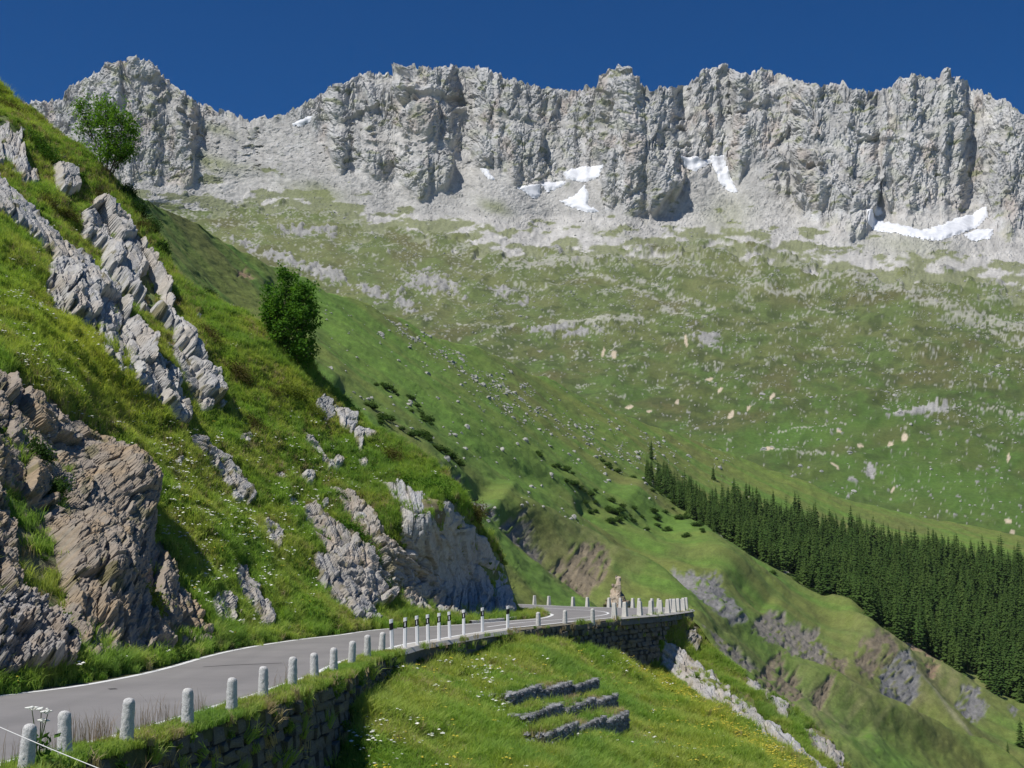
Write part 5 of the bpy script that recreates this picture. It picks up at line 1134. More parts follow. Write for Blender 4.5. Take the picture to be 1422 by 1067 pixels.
NBL = ['nearest rough granite bollard with a tall white umbel plant beside it', 'rough granite bollard second from the near end, by the thin white cord', 'rough granite bollard third from the near end, at the top of the wall corner', 'rough granite bollard fourth from the near end of the wall', 'rough granite bollard fifth from the near end of the wall', 'rough granite bollard sixth from the near end, middle of the near row', 'rough granite bollard seventh from the near end of the wall', 'rough granite bollard fifth from the first striped post', 'rough granite bollard fourth from the first striped post', 'rough granite bollard third from the first striped post', 'rough granite bollard second from the first striped post', 'rough granite bollard right next to the first striped post']
for i, ((a, c), lb) in enumerate(zip(NB, NBL)):
    o = link('stone_bollard', RB[i % 4], None, lb, 'bollard', 'rough round stone bollards along the near wall'); g_ = ground(a, c, 0.0); j = int(np.argmin(((outer - g_[:2]) ** 2).sum(1))); of_ = float(((g_[:2] - outer[j]) * on[j]).sum())
    if of_ > .80: g_[:2] -= on[j] * (of_ - .80)
    o.location = g_; o.rotation_euler = (rng.normal() * .03, rng.normal() * .03, rng.uniform(0, 6))
for (a, c), lb in zip([(747.5, 869.5), (784.6, 866), (823, 863.2)], ['round stone bollard just past the last striped post', 'middle one of the three round stone bollards before the bend', 'round stone bollard right before the square posts of the bend']):
    o = link('stone_bollard', RB[int(a) % 4], None, lb, 'bollard', 'three round stone bollards before the bend'); o.location = ground(a, c, 0.0); o.scale = (1.05, 1.05, .92)
pconc = vary_mat('post_concrete', 4, .1, 22, .14, col=(.60, .58, .53), bump=.4, bscale=24, bdist=.02)
def square_post(H=.95, w0=.34, w1=.22):
    m = MB(); prof = [(-.3, w0), (0, w0 * .98), (H - .05, w1), (H, w1 * .82)]
    for (z0, a), (z1, c) in zip(prof[:-1], prof[1:]):
        V = [(sx * a / 2, sy * a / 2, z0) for sx, sy in ((-1, -1), (1, -1), (1, 1), (-1, 1))] + [(sx * c / 2, sy * c / 2, z1) for sx, sy in ((-1, -1), (1, -1), (1, 1), (-1, 1))]
        m.add(V, [(0, 1, 5, 4), (1, 2, 6, 5), (2, 3, 7, 6), (3, 0, 4, 7)])
    a = w1 * .82; m.add([(-a / 2, -a / 2, H), (a / 2, -a / 2, H), (a / 2, a / 2, H), (-a / 2, a / 2, H)], [(0, 1, 2, 3)])
    return m.mesh('concrete_post', pconc)
SP = square_post()
near_posts = [(850, 859.2), (873, 858.2), (889, 856.4), (902, 855.2), (911.5, 853.8), (919, 852.6), (925.5, 851.4), (931, 850.6), (935.5, 849.7), (938.5, 848.9)]
far_posts = [(742, 839.6), (769, 840.6), (795, 842.0), (819, 842.8), (840, 843.6), (858, 844.0), (873, 844.4), (889, 844.8), (902.5, 845.0), (915, 845.3), (926, 845.9), (933, 846.6)]
for k_, (lst, grp, hs_) in enumerate(((near_posts, 'square concrete posts along the near edge of the bend', .86), (far_posts, 'square concrete posts along the far edge of the bend', .72))):
    for i, (a, c) in enumerate(lst):
        if k_ == 0: lb = ['square tapered concrete post at the start of the kerb beam, first of its row', 'second square concrete post of the near row round the bend', 'third square concrete post of the near row round the bend', 'fourth square concrete post of the near row round the bend', 'fifth square concrete post of the near row round the bend'][i] if i < 5 else 'square concrete post in the crowded tip of the near row on the kerb beam'
        else: lb = ['far square concrete post closest to the shaded bluff', 'far square concrete post second from the shaded bluff', 'far square concrete post third from the shaded bluff', 'far square concrete post left of the pale earth pillar', 'far square concrete post close to the left foot of the pale earth pillar', 'far square concrete post in front of the pale earth pillar'][i] if i < 6 else 'far square concrete post seen between the near posts at the tip of the bend'
        g_ = ground(a, c, 0.0); j = int(np.argmin(((outer - g_[:2]) ** 2).sum(1)))
        if k_ == 0: xy = outer[j] + on[j] * .62
        else: xy = outer[j] + on[j] * .45
        o = link('concrete_post', SP, None, lb, 'bollard', grp); o.location = (xy[0], xy[1], .05 if k_ == 0 else -.02); o.scale = (hs_,) * 3; o.rotation_euler = (0, 0, math.atan2(on[j, 1], on[j, 0]) + rng.normal() * .04)
# striped marker posts
pw, nt, b = new_mat('marker_white'); b.inputs['Base Color'].default_value = (.84, .84, .84, 1); b.inputs['Roughness'].default_value = .45
pk, nt, b = new_mat('marker_black'); b.inputs['Base Color'].default_value = (.018, .018, .02, 1); b.inputs['Roughness'].default_value = .5
pr_, nt, b = new_mat('marker_reflector'); b.inputs['Base Color'].default_value = (.75, .76, .78, 1); b.inputs['Roughness'].default_value = .25
def post_prism(z0, z1, w, t, slant=.0, grow=0.0):
    V = []
    for z, s_ in ((z0, slant), (z1, slant)):
        for x, y in ((-1, -.6), (-.6, -1), (.6, -1), (1, -.6), (1, .8), (.5, 1), (-.5, 1), (-1, .8)):
            V.append((x * (w / 2 + grow), y * (t / 2 + grow), z + s_ * x * w / 2))
    F4 = [(i, (i + 1) % 8, 8 + (i + 1) % 8, 8 + i) for i in range(8)]
    caps = [(8, 9, 10, 11), (8, 11, 12, 15), (12, 13, 14, 15)]
    return np.array(V, float), np.array(F4 + caps)
def mk(name, parts, mat):
    m = MB(); [m.add(*p) for p in parts]; return m.mesh(name, mat)
V1, F1 = post_prism(-.25, 1.06, .125, .09, .12); body_me = mk('post', [(V1, F1)], pw)
V1, F1 = post_prism(.70, .93, .125, .09, .32, .004); band_me = mk('black_band', [(V1, F1)], pk)
m_ = MB(); m_.box((0, -.052, .815), (.034, .012, .15)); refl_me = m_.mesh('reflector', pr_)
DEL = [(544.5, 903), (562, 899.5), (579.6, 895.5), (594.4, 892.8), (609.5, 889.6), (624.5, 886.6), (644, 882.2), (670, 878), (705, 874.2)]
DLB = ['striped marker post beside the last rough bollard, its reflector turned away', 'second striped marker post counted from the rough bollards', 'third striped marker post counted from the rough bollards', 'fourth striped marker post counted from the rough bollards', 'middle striped marker post of the nine on the concrete wall', 'sixth striped marker post counted from the rough bollards', 'third striped marker post counted back from the round bollards at the bend', 'second striped marker post counted back from the round bollards at the bend', 'striped marker post nearest the bend, standing apart by a grass tuft']
for i, ((a, c), lb) in enumerate(zip(DEL, DLB)):
    o = link('marker_post', None, None, lb, 'marker post', 'black and white marker posts on the concrete wall'); o.location = ground(a, c, .02); o.rotation_euler = (rng.normal() * .012, rng.normal() * .018, (.25 if i in (0, 7, 8) else .0) + rng.normal() * .08)
    link('post', body_me, o); link('black_band', band_me, o)
    if i not in (0, 8): link('reflector', refl_me, o)

# ------------------------------------------------------------------ gabion rows
gab_stone, nt, b = new_mat('gabion_stone')
ge = nt.nodes.new('ShaderNodeNewGeometry')
nt.links.new(mix(nt, (.08, .08, .085), (.36, .36, .365), ge.outputs['Random Per Island']), b.inputs['Base Color'])
wire, nt, b = new_mat('galvanised_wire'); b.inputs['Base Color'].default_value = (.30, .30, .30, 1); b.inputs['Metallic'].default_value = .6; b.inputs['Roughness'].default_value = .55
GAB = [('uppermost grey gabion row on the grassy bank, with grass hanging over it', (701, 995), (822, 973), .74, 3), ('middle grey gabion row on the grassy bank', (728, 1030), (853, 999), .84, 3), ('lowest grey gabion row on the grassy bank, its left end sticking out', (750, 1057), (866, 1025), .80, 3)]
IV0, IF0 = ico(0)
GTOP = []
for gi, (lb, A, B, hh, nb) in enumerate(GAB):
    a3 = bank_base(np.array([A[0]]), np.array([A[1]]))[0]; b3 = bank_base(np.array([B[0]]), np.array([B[1]]))[0]
    o = link('gabion_row', None, None, lb, 'gabion wall', 'gabion rows on the bank')
    dv = b3 - a3; ln = np.linalg.norm(dv[:2]); ang = math.atan2(dv[1], dv[0]); r = np.random.default_rng(820 + gi); ux = np.array([math.cos(ang), math.sin(ang), 0]); uy = np.array([-math.sin(ang), math.cos(ang), 0])
    for q in range(nb):
        s0, s1 = ln * q / nb + .02, ln * (q + 1) / nb - .02; zb = np.interp((s0 + s1) / 2, [0, ln], [a3[2], b3[2]]) + .04; back = r.uniform(-.28, -.12)
        bk_ = link('basket', None, o); Vs, Fs, k0 = [], [], 0
        nst = int((s1 - s0) * 170)
        for _ in range(nst):
            f = r.random(); s = r.uniform(s0 + .05, s1 - .05); z = r.uniform(.04, hh); y = r.uniform(0, .06)
            if f > .78: z = hh - r.uniform(0, .05); y = r.uniform(0, .7)
            elif f > .68: s = s0 + .05 if r.random() < .6 else s1 - .05; y = r.uniform(0, .7)
            d = r.uniform(.06, .115) * np.array([r.uniform(.9, 1.5), r.uniform(.8, 1.2), r.uniform(.6, 1.0)])
            a_ = r.uniform(0, 6); V = IV0 + r.normal(size=IV0.shape) * .14; V = np.c_[V[:, 0] * math.cos(a_) - V[:, 2] * math.sin(a_), V[:, 1], V[:, 0] * math.sin(a_) + V[:, 2] * math.cos(a_)] * d
            V = V[:, :1] * ux + V[:, 1:2] * uy + V[:, 2:] * np.array([0, 0, 1]) + np.array([a3[0], a3[1], zb + z]) + ux * s + uy * (y + back)
            Vs.append(V); Fs.append(IF0 + k0); k0 += len(V)
        link('stone_fill', raw_mesh('stone_fill', np.concatenate(Vs), np.concatenate(Fs), gab_stone), bk_)['kind'] = 'stuff'
        for _ in range(60): GTOP.append(np.array([a3[0], a3[1], zb + hh - .02]) + ux * r.uniform(s0, s1) + uy * (r.uniform(.12, .75) + back))
        m = MB()
        def wpt(s, y, z): return np.array([a3[0], a3[1], zb + z]) + ux * s + uy * (y + back)
        for s in np.arange(s0, s1 + .01, .14): m.tube([wpt(s, -.07, 0), wpt(s, -.07, hh + .06)], [.004, .004], 3, False); m.tube([wpt(s, -.07, hh + .06), wpt(s, .7, hh + .06)], [.004, .004], 3, False)
        for z in np.arange(0, hh + .08, .14): m.tube([wpt(s0, -.07, z), wpt(s1, -.07, z)], [.004, .004], 3, False)
        link('wire_mesh', m.mesh('wire_mesh', wire), bk_)
        fm = MB(); cc_ = wpt((s0 + s1) / 2, .38, hh / 2 - .05); fm.box(cc_, (s1 - s0, .62, hh - .05), ang); link('inner_fill', fm.mesh('inner_fill', wall_core), bk_)

# ================================================================== GRASS, FLOWERS, SHRUBS
def tuft(seed, n, h0, h1, w, spread, lean, mat, name='grass_tuft', curve_=.35):
    r = np.random.default_rng(seed); V, F = [], []; k = 0
    for _ in range(n):
        a = r.uniform(0, 6.28); rr = spread * math.sqrt(r.random()); x, y = rr * math.cos(a), rr * math.sin(a); h = r.uniform(h0, h1); b_ = r.uniform(0, 6.28)
        l = r.uniform(.1, lean) * h; dx, dy = math.cos(b_) * l, math.sin(b_) * l; ww = w * r.uniform(.6, 1.3); px_, py_ = -math.sin(b_ + .6) * ww, math.cos(b_ + .6) * ww
        V += [(x - px_, y - py_, -.05), (x + px_, y + py_, -.05), (x + dx * curve_ - px_ * .8, y + dy * curve_ - py_ * .8, h * .6), (x + dx * curve_ + px_ * .8, y + dy * curve_ + py_ * .8, h * .6), (x + dx, y + dy, h * (1 - .25 * l / h))]
        F += [(k, k + 1, k + 3), (k, k + 3, k + 2), (k + 2, k + 3, k + 4)]; k += 5
    return raw_mesh(name, np.array(V), np.array(F), mat)
blade = leaf_mat('grass_blades', (.29, .43, .10), (.42, .50, .15), .5, tint=True)
dryb = leaf_mat('dry_grass', (.40, .31, .18), (.50, .42, .25), .35, tint=False)
forb = leaf_mat('broad_leaves', (.11, .21, .045), (.18, .28, .06), .4, tint=True)
forb2 = leaf_mat('plant_leaves', (.08, .16, .035), (.14, .23, .05), .35)
petal, nt, b = new_mat('white_petals'); b.inputs['Base Color'].default_value = (.78, .78, .70, 1)
yel, nt, b = new_mat('yellow_petals'); b.inputs['Base Color'].default_value = (.62, .50, .06, 1)
def with_mats(meshes_, mats):  # several small meshes as one, each keeping its material
    V, F, mi, k = [], [], [], 0
    for q, me in enumerate(meshes_):
        v = np.empty(len(me.vertices) * 3, np.float32); me.vertices.foreach_get('co', v); t = np.empty(len(me.loops), np.int32); me.loops.foreach_get('vertex_index', t)
        V.append(v.reshape(-1, 3)); F.append(t.reshape(-1, 3) + k); k += len(me.vertices); mi += [q] * len(me.polygons)
    o = raw_mesh('flower', np.concatenate(V), np.concatenate(F), mats[0])
    for x_ in mats[1:]: o.materials.append(x_)
    o.polygons.foreach_set('material_index', np.array(mi, np.int32)); return o
def umbels(seed, n, h0, h1, size, pm, spread=.18):
    r = np.random.default_rng(seed); m = MB(); s = MB()
    for _ in range(n):
        x, y = r.normal(size=2) * spread; h = r.uniform(h0, h1); R = size * r.uniform(.7, 1.3)
        s.tube([(x * .6, y * .6, 0), (x, y, h)], [.006, .004], 3, False)
        th = np.arange(7) * .897; ring = np.c_[x + R * np.cos(th), y + R * np.sin(th), h + r.normal(size=7) * R * .12]
        m.add(np.r_[ring, [(x, y, h + R * .45)], [(x, y, h - R * .3)]], [(i, (i + 1) % 7, 7) for i in range(7)] + [((i + 1) % 7, i, 8) for i in range(7)])
    st = np.concatenate(s.F4); sm = raw_mesh('st', np.concatenate(s.V), np.concatenate([st[:, :3], st[:, [0, 2, 3]]]), forb)
    return with_mats([m.mesh('pt', pm), sm], [pm, forb])
T_SH = [tuft(900 + i, 44, .10, .26, .010, .20, .8, blade) for i in range(3)]
T_MD = [tuft(905 + i, 40, .18, .42, .011, .17, .9, blade) for i in range(3)]
T_LG = [tuft(910 + i, 36, .30, .62, .010, .14, .8, blade) for i in range(2)]
T_DR = [tuft(915 + i, 30, .15, .40, .009, .18, .9, dryb) for i in range(2)]
T_FB = [leaf_clump(920 + i, 70, .24, .24, .24, .055, 'leafy_herb', forb) for i in range(2)]
F_WH = [umbels(930 + i, 4, .28, .50, .055, petal) for i in range(3)]
F_YE = [umbels(935 + i, 7, .16, .36, .030, yel) for i in range(2)]
ALLP = T_SH + T_MD + T_LG + T_DR + T_FB
def grass_on(name, pos, x, y, lab, dry=.07, longp=.15, herb=.10, scale=1.0, yellow=None, dryf=None):
    n = len(x); p = pos(x, y); X, Y, Z = p[:, 0], p[:, 1], p[:, 2]
    a1 = fbm3(X / 3.2, Y / 3.2, Z / 3.2, 3, 601); a2 = fbm3(X / 1.1, Y / 1.1, Z / 1.1, 2, 602); a3_ = fbm3(X / 6, Y / 6, Z / 6, 2, 603)
    d_ = dry * 2.4 * sstep(-.1, .5, a1 + .5 * a2); 
    if dryf is not None: d_ = d_ + dryf
    u = rng.random(n); v = rng.random(n)
    ix = np.where(u < d_, 8 + (v > .5), np.where(u < d_ + herb * 2 * sstep(-.2, .3, a2 - a1 * .3), 10 + (v > .5), np.where(u < d_ + herb + longp * 2 * sstep(-.2, .4, a3_ + .4 * a2), 6 + (v > .5), np.where(v < .45, rng.integers(0, 3, n), rng.integers(3, 6, n)))))
    w = sstep(-.5, .5, a1 + .35 * a2)[:, None]
    t = lerp(c3(.80, .92, .72) * np.ones((n, 3)), c3(1.12, 1.0, .95), w); t = lerp(t, c3(.62, .78, .75), (.7 * sstep(.1, .6, a3_ - .3 * a2))[:, None])
    if yellow is not None: t = lerp(t, c3(1.35, 1.12, .85), np.clip(yellow, 0, 1)[:, None])
    sc = rng.uniform(.7, 1.3, n) * scale
    return scatter(name, p, rng.uniform(0, 6.28, n), sc, ix, ALLP, t * rng.uniform(.88, 1.12, (n, 1)), rng.normal(size=(n, 2)) * .14, lab)
def near_pts(n, wfun=None):
    px = rng.uniform(-40, 717, n * 3); lo = verge_y(px); hi = nsil_y(px); py = rng.uniform(-20, 965, n * 3)
    m = (py < lo + 1) & (py > hi - .5); px, py = px[m], py[m]
    keep = np.ones(len(px), bool); vv = rng.random(len(px)); nz_ = fbm(px / 11, py / 11, 3, 611)
    for q in ROCKS:
        qa = np.array(q); bb = (px > qa[:, 0].min() - 8) & (px < qa[:, 0].max() + 8) & (py > qa[:, 1].min() - 8) & (py < qa[:, 1].max() + 8)
        if bb.any():
            sd = sdpoly(px[bb], py[bb], q); keep[bb] &= (sd + 5 * nz_[bb] < -.5) | (vv[bb] < .02 + .20 * (nz_[bb] > .38))
    if wfun is not None: keep &= rng.random(len(px)) < wfun(px, py)
    return px[keep][:n], py[keep][:n]
def w_turf(x, y):
    b_ = blob(x, y, 560, 800, 65, 65, 40) * .85 + blob(x, y, 490, 735, 65, 55, 45) * .65 + blob(x, y, 180, 330, 60, 60, 50) * .4 + blob(x, y, 410, 680, 50, 30, 45) * .35 + blob(x, y, 120, 690, 100, 110, 50) * .5 + blob(x, y, 330, 620, 16, 50, -40) * .3
    return np.clip(1 - b_ * (1 + fbm(x / 9, y / 9, 2, 612)), .08, 1)
x_, y_ = near_pts(78000, w_turf); print('near tufts', len(x_))
ye = .9 * blob(x_, y_, 130, 500, 130, 50, 40) + .5 * blob(x_, y_, 420, 560, 60, 24, 30) + .5 * blob(x_, y_, 20, 130, 60, 40, 40)
dr = .35 * blob(x_, y_, 60, 200, 90, 80, 40) + .20 * blob(x_, y_, 200, 350, 120, 60, 50) + .2 * blob(x_, y_, 420, 640, 70, 50, 40) + .25 * blob(x_, y_, 560, 790, 60, 50, 40) + .25 * blob(x_, y_, 90, 640, 80, 60, 50)
grass_on('slope_grass', near_pos, x_, y_, 'grass and herbs covering the steep slope above the road', .10, .16, .14, 1.0, ye, dr)
BGX = rng.uniform(478, 1180, 90000); BGY = rng.uniform(870, 1110, 90000); m = (BGY > bsil_y(BGX) - 1); BGX, BGY = BGX[m], BGY[m]
gb = np.ones(len(BGX), bool)
for lb, A, B, hh, nb in GAB:
    t_ = np.clip((BGX - A[0]) / (B[0] - A[0]), 0, 1); yl = A[1] + (B[1] - A[1]) * t_; ins = (BGX > A[0] - 2) & (BGX < B[0] + 2); gb &= ~(ins & (BGY > yl - 20) & (BGY < yl + 10)) | (rng.random(len(BGX)) < .05)
BGX, BGY = BGX[gb], BGY[gb]; BGX, BGY = BGX[:40000], BGY[:40000]; print('bank tufts', len(BGX))
yb = .9 * np.exp(-(dline(BGX, BGY, [(870, 925), (960, 975), (1050, 1050), (1110, 1090)]) / 16) ** 2) + .4 * blob(BGX, BGY, 960, 1040, 60, 30, 30)
db = .45 * blob(BGX, BGY, 860, 945, 36, 10, -20) + .4 * blob(BGX, BGY, 760, 1005, 24, 40, 40) + .35 * blob(BGX, BGY, 700, 940, 20, 20, 0) + .25 * blob(BGX, BGY, 580, 1000, 60, 60, 0) + .3 * blob(BGX, BGY, 900, 1050, 60, 30, 0)
grass_on('bank_grass', bank_pos, BGX, BGY, 'grass covering the bank below the road', .07, .30, .06, .95, yb, db)
GTOP = np.array(GTOP); ng = len(GTOP)
grass_on('gabion_grass', lambda a, c_: GTOP, np.zeros(ng), np.zeros(ng), 'grass growing over the tops of the gabion rows', .25, .1, .03, .8)
SX_ = rng.uniform(900, 1180, 40000); SY_ = rng.uniform(855, 1070, 40000); m = (SY_ > ssil_y(SX_)) & (SY_ < bsil_y(SX_) + 12)
for q in ROCKS[-7:]: m &= (sdpoly(SX_, SY_, q) < 0) | (rng.random(len(SX_)) < .03)
SX_, SY_ = SX_[m][:9000], SY_[m][:9000]
grass_on('spur_grass', spur_pos, SX_, SY_, 'grass on the rocky spur under the bend', .10, .15, .08, .9, None, .7 * blob(SX_, SY_, 935, 868, 22, 10, 0))
# shoulder along the wall, the verge by the slope and tufts out of the wall
s_i = rng.uniform(0, i_a, 5200); s_i = s_i[oy[s_i.astype(int)] > 15]; so_ = rng.uniform(.30, 1.08, len(s_i)); ii = s_i.astype(int)
P_sh = np.c_[outer[ii] + on[ii] * so_[:, None] + (outer[ii + 1] - outer[ii]) * (s_i - ii)[:, None], np.full(len(ii), .0)]
grass_on('shoulder_grass', lambda a, c_: P_sh, s_i, so_, 'grass strip between the road line and the bollards', .10, .0, .03, .46)
iv = rng.integers(2, len(vi) - 4, 5000); ov = rng.uniform(.28, 1.9, 5000); P_vg = np.c_[vi[iv] - vn[iv] * ov[:, None] + rng.normal(size=(5000, 2)) * .1, np.full(5000, .02)]
grass_on('verge_grass', lambda a, c_: P_vg, ov, ov, 'grass and herbs along the foot of the slope', .08, .12, .25, .75)
jj = rng.integers(0, i_a, 330); jj = jj[oy[jj] > 17]; zz = -rng.random(len(jj)) ** 1.6 * 2.6
P_wl = np.c_[outer[jj] + on[jj] * (1.06 + .03 * rng.random((len(jj), 1)) - .04 * zz[:, None]), zz]
scatter('wall_grass', P_wl, rng.uniform(0, 6.28, len(jj)), rng.uniform(.5, 1.1, len(jj)), rng.choice([4, 5, 8, 9, 7, 10], len(jj)), ALLP, np.full((len(jj), 3), .95), np.c_[rng.normal(size=len(jj)) * .2, rng.uniform(.3, .9, len(jj))], 'tufts growing out of the joints of the near wall')
jj = np.r_[rng.integers(i_a + 8, i_b, 60), rng.integers(i_b, e_, 120)]; zz = -rng.random(len(jj)) ** 2.2 * 1.6
P_w2 = np.c_[outer[jj] + on[jj] * (.86 + .05 * rng.random((len(jj), 1))), zz - .05]
scatter('bend_wall_grass', P_w2, rng.uniform(0, 6.28, len(jj)), rng.uniform(.5, 1.0, len(jj)), rng.choice([1, 4, 5, 8, 9, 10], len(jj)), ALLP, np.full((len(jj), 3), .95), None, 'tufts growing out of the wall at the bend')
# tall brown seed stems by the near line
stem_m = leaf_mat('seed_stems', (.22, .16, .11), (.32, .24, .16), .2)
STEM = [tuft(940 + i, 12, .30, .72, .0035, .16, .45, stem_m, 'seed_stems', .3) for i in range(3)]
s_i = np.concatenate([rng.normal(c_, w_, n_) for c_, w_, n_ in ((21.5, .9, 8), (23.3, .5, 18), (25.5, .5, 10), (27.6, .5, 5), (32, 2, 4))]); ii = np.array([int(np.argmin(np.abs(oy[:apex] - q))) for q in s_i])
P_st = np.c_[outer[ii] + on[ii] * rng.uniform(.22, .5, (len(ii), 1)), np.zeros(len(ii))]
scatter('seed_grass', P_st, rng.uniform(0, 6, len(ii)), rng.uniform(.7, 1.15, len(ii)), rng.integers(0, 3, len(ii)), STEM, None, None, 'thin brown seed stems standing along the near road line')
# wild flowers
def w_fl(x, y):
    w = .04 + sum(s * blob(x, y, cx, cy, rx, ry, an) for cx, cy, rx, ry, an, s in [(260, 720, 80, 60, 35, .9), (330, 780, 50, 70, 50, .8), (440, 700, 60, 60, 40, .7), (60, 640, 40, 90, -30, 1.0), (60, 520, 60, 40, 30, .6), (130, 470, 60, 30, 40, .5), (200, 640, 50, 40, 40, .8), (400, 620, 60, 40, 40, .4), (490, 650, 50, 30, 30, .35), (20, 440, 40, 50, 0, .6), (270, 640, 40, 30, 40, .7), (300, 840, 50, 30, 0, .3)])
    return np.clip(w * sstep(-.35, .35, fbm(x / 16, y / 12, 3, 621)), 0, 1)
x_, y_ = near_pts(6000, w_fl)
scatter('white_flowers', near_pos(x_, y_), rng.uniform(0, 6, len(x_)), rng.uniform(.7, 1.25, len(x_)), rng.integers(0, 3, len(x_)), F_WH, None, None, 'white flower heads dotted over the slope meadow')
x_, y_ = near_pts(2200, lambda x, y: np.clip(.9 * blob(x, y, 130, 500, 110, 36, 40) + .25 * blob(x, y, 280, 700, 90, 60, 40) + .03, 0, 1))
scatter('yellow_flowers', near_pos(x_, y_), rng.uniform(0, 6, len(x_)), rng.uniform(.7, 1.2, len(x_)), rng.integers(0, 2, len(x_)), F_YE, None, None, 'small yellow flowers in the slope meadow')
k_ = rng.random(len(BGX)) < np.clip(.10 * yb + .004, 0, 1)
scatter('bank_yellow_flowers', bank_pos(BGX[k_], BGY[k_]), rng.uniform(0, 6, k_.sum()), rng.uniform(.8, 1.4, k_.sum()), rng.integers(0, 2, k_.sum()), F_YE, None, None, 'yellow flower band along the crest of the bank')
k_ = rng.random(len(BGX)) < .0035 + .03 * (blob(BGX, BGY, 690, 985, 20, 20) + blob(BGX, BGY, 680, 950, 14, 20) + blob(BGX, BGY, 620, 925, 14, 10) + .6 * blob(BGX, BGY, 545, 1045, 60, 20) + .7 * blob(BGX, BGY, 860, 930, 50, 8, 20))
scatter('bank_white_flowers', bank_pos(BGX[k_], BGY[k_]), rng.uniform(0, 6, k_.sum()), rng.uniform(.6, 1.1, k_.sum()), rng.integers(0, 3, k_.sum()), F_WH, None, None, 'scattered white flower heads on the bank')

# ------------------------------------------------------------------ shrubs on the near slope and the bank
jun = leaf_mat('juniper_green', (.048, .125, .018), (.095, .20, .026), .25); olive = leaf_mat('olive_heath', (.085, .085, .028), (.14, .12, .042), .25); dkg = leaf_mat('dark_shrub_leaves', (.032, .072, .018), (.065, .12, .028), .28); ygr = leaf_mat('yellow_green_shrub', (.16, .21, .04), (.24, .27, .055), .35)
SHR = {n: [leaf_clump(950 + 10 * k + i, 2600, 1, 1, 1, lf, 'shrub', mt) for i in range(2)] for k, (n, mt, lf) in enumerate((('jun', jun, .055), ('olive', olive, .05), ('dark', dkg, .075), ('yg', ygr, .06)))}
SHRUBS = [('jun', 62, 212, 30, 14, 38, 'bright green juniper mat at the top left between pale slabs'), ('jun', 92, 232, 22, 12, 36, 'lower end of the bright green juniper mat above the square block'), ('jun', 42, 196, 20, 10, 30, 'upper end of the bright green juniper mat near the hilltop'),
          ('olive', 62, 282, 26, 12, 20, 'olive heath cushion in the middle of the upper left rocks'), ('olive', 140, 268, 16, 14, 20, 'dark olive heath cushion right of the square pale block'), ('olive', 92, 300, 24, 10, 25, 'olive heath cushion above the long pale rib'), ('olive', 20, 150, 30, 9, 40, 'brownish heath on the grassy hilltop in the upper left corner'),
          ('dark', 176, 268, 15, 14, 50, 'dark shrub on the skyline just below the thin tree'), ('dark', 190, 292, 14, 16, 55, 'dark shrub in the middle of the skyline shrubs below the thin tree'), ('dark', 206, 318, 14, 16, 55, 'dark shrub lower down the skyline below the thin tree'), ('dark', 222, 345, 12, 12, 50, 'lowest dark shrub of the skyline group beside the pale crag'), ('olive', 196, 318, 16, 14, 45, 'olive heath leaning over the top of the pale crag'),
          ('yg', 398, 552, 30, 12, 25, 'yellow green dwarf shrub mat above the pale boulder trio'), ('yg', 432, 580, 16, 10, 25, 'small yellow green mat left of the dark boulder'), ('olive', 372, 548, 18, 10, 25, 'olive mat left of the yellow green dwarf shrubs'), ('olive', 545, 636, 26, 12, 35, 'olive shrub strip on the skyline above the bluff'),
          ('jun', 568, 668, 28, 11, 22, 'green juniper mat on the left top of the grey bluff'), ('jun', 604, 682, 24, 15, 25, 'dense green juniper cushion hanging over the top of the grey bluff'), ('olive', 655, 716, 16, 18, 50, 'loose olive shrub on the right shoulder of the grey bluff'),
          ('jun', 486, 738, 30, 13, 38, 'green juniper strip running down beside the ochre rock band'), ('jun', 512, 764, 24, 12, 40, 'lower green juniper strip beside the ochre rock band'), ('dark', 541, 828, 10, 22, 8, 'narrow dark shrub hanging down the rocks above the road'), ('dark', 558, 776, 14, 12, 30, 'dark green shrub above the narrow hanging shrub'), ('dark', 622, 806, 13, 11, 30, 'small green shrub in the middle of the bluff face'), ('dark', 552, 730, 12, 10, 30, 'round green shrub left of the grey bluff'),
          ('dark', 40, 640, 26, 22, 50, 'leafy dark green plants with white flowers at the left edge'), ('dark', 62, 690, 18, 30, 60, 'dark green plants in the shaded gully of the brown rock face'), ('jun', 30, 900, 26, 10, 10, 'low green plants on the dark rock knob by the road'), ('dark', 312, 770, 9, 8, 0, 'dark green shrub above the slanting grey slab'), ('yg', 150, 780, 22, 26, 60, 'grassy green strip of plants across the brown rock face'), ('yg', 190, 850, 30, 22, 45, 'green plants at the foot of the brown rock face'), ('yg', 72, 944, 14, 7, 0, 'yellow flowering cushion at the road edge below the dark knob'),
          ('olive', 285, 470, 24, 14, 50, 'olive heath beside the dark overhang of the pale crag'), ('olive', 330, 520, 30, 12, 45, 'olive mat on the slope left of the round tree'), ('dark', 445, 610, 12, 9, 0, 'small dark shrub under the pale boulder trio'), ('dark', 520, 618, 11, 9, 0, 'green shrub under the pointed boulder of the trio'), ('olive', 350, 590, 22, 10, 45, 'olive mat in the middle of the slope'), ('jun', 470, 690, 20, 9, 35, 'small juniper mat above the ochre rock band'), ('olive', 242, 420, 12, 10, 40, 'olive tuft on the skyline right of the pale crag'), ('dark', 296, 400, 14, 9, 40, 'dark scrub on the skyline left of the round tree')]
def place_shrub(kd, px, py, rx, ry, an, lb, pos, i, nm='shrub', grp=None):
    p = pos(np.array([float(px)]), np.array([float(py)]))[0]; m_ = p[1] / FPX
    o = link(nm, SHR[kd][i % 2], None, lb, 'shrub', grp); o.location = p - np.array([0, 0, ry * m_ * .25]); o.scale = (rx * m_ * 1.05, rx * m_ * .8, ry * m_ * 1.5); o.rotation_euler = (0, rad(an) * .8, 0)
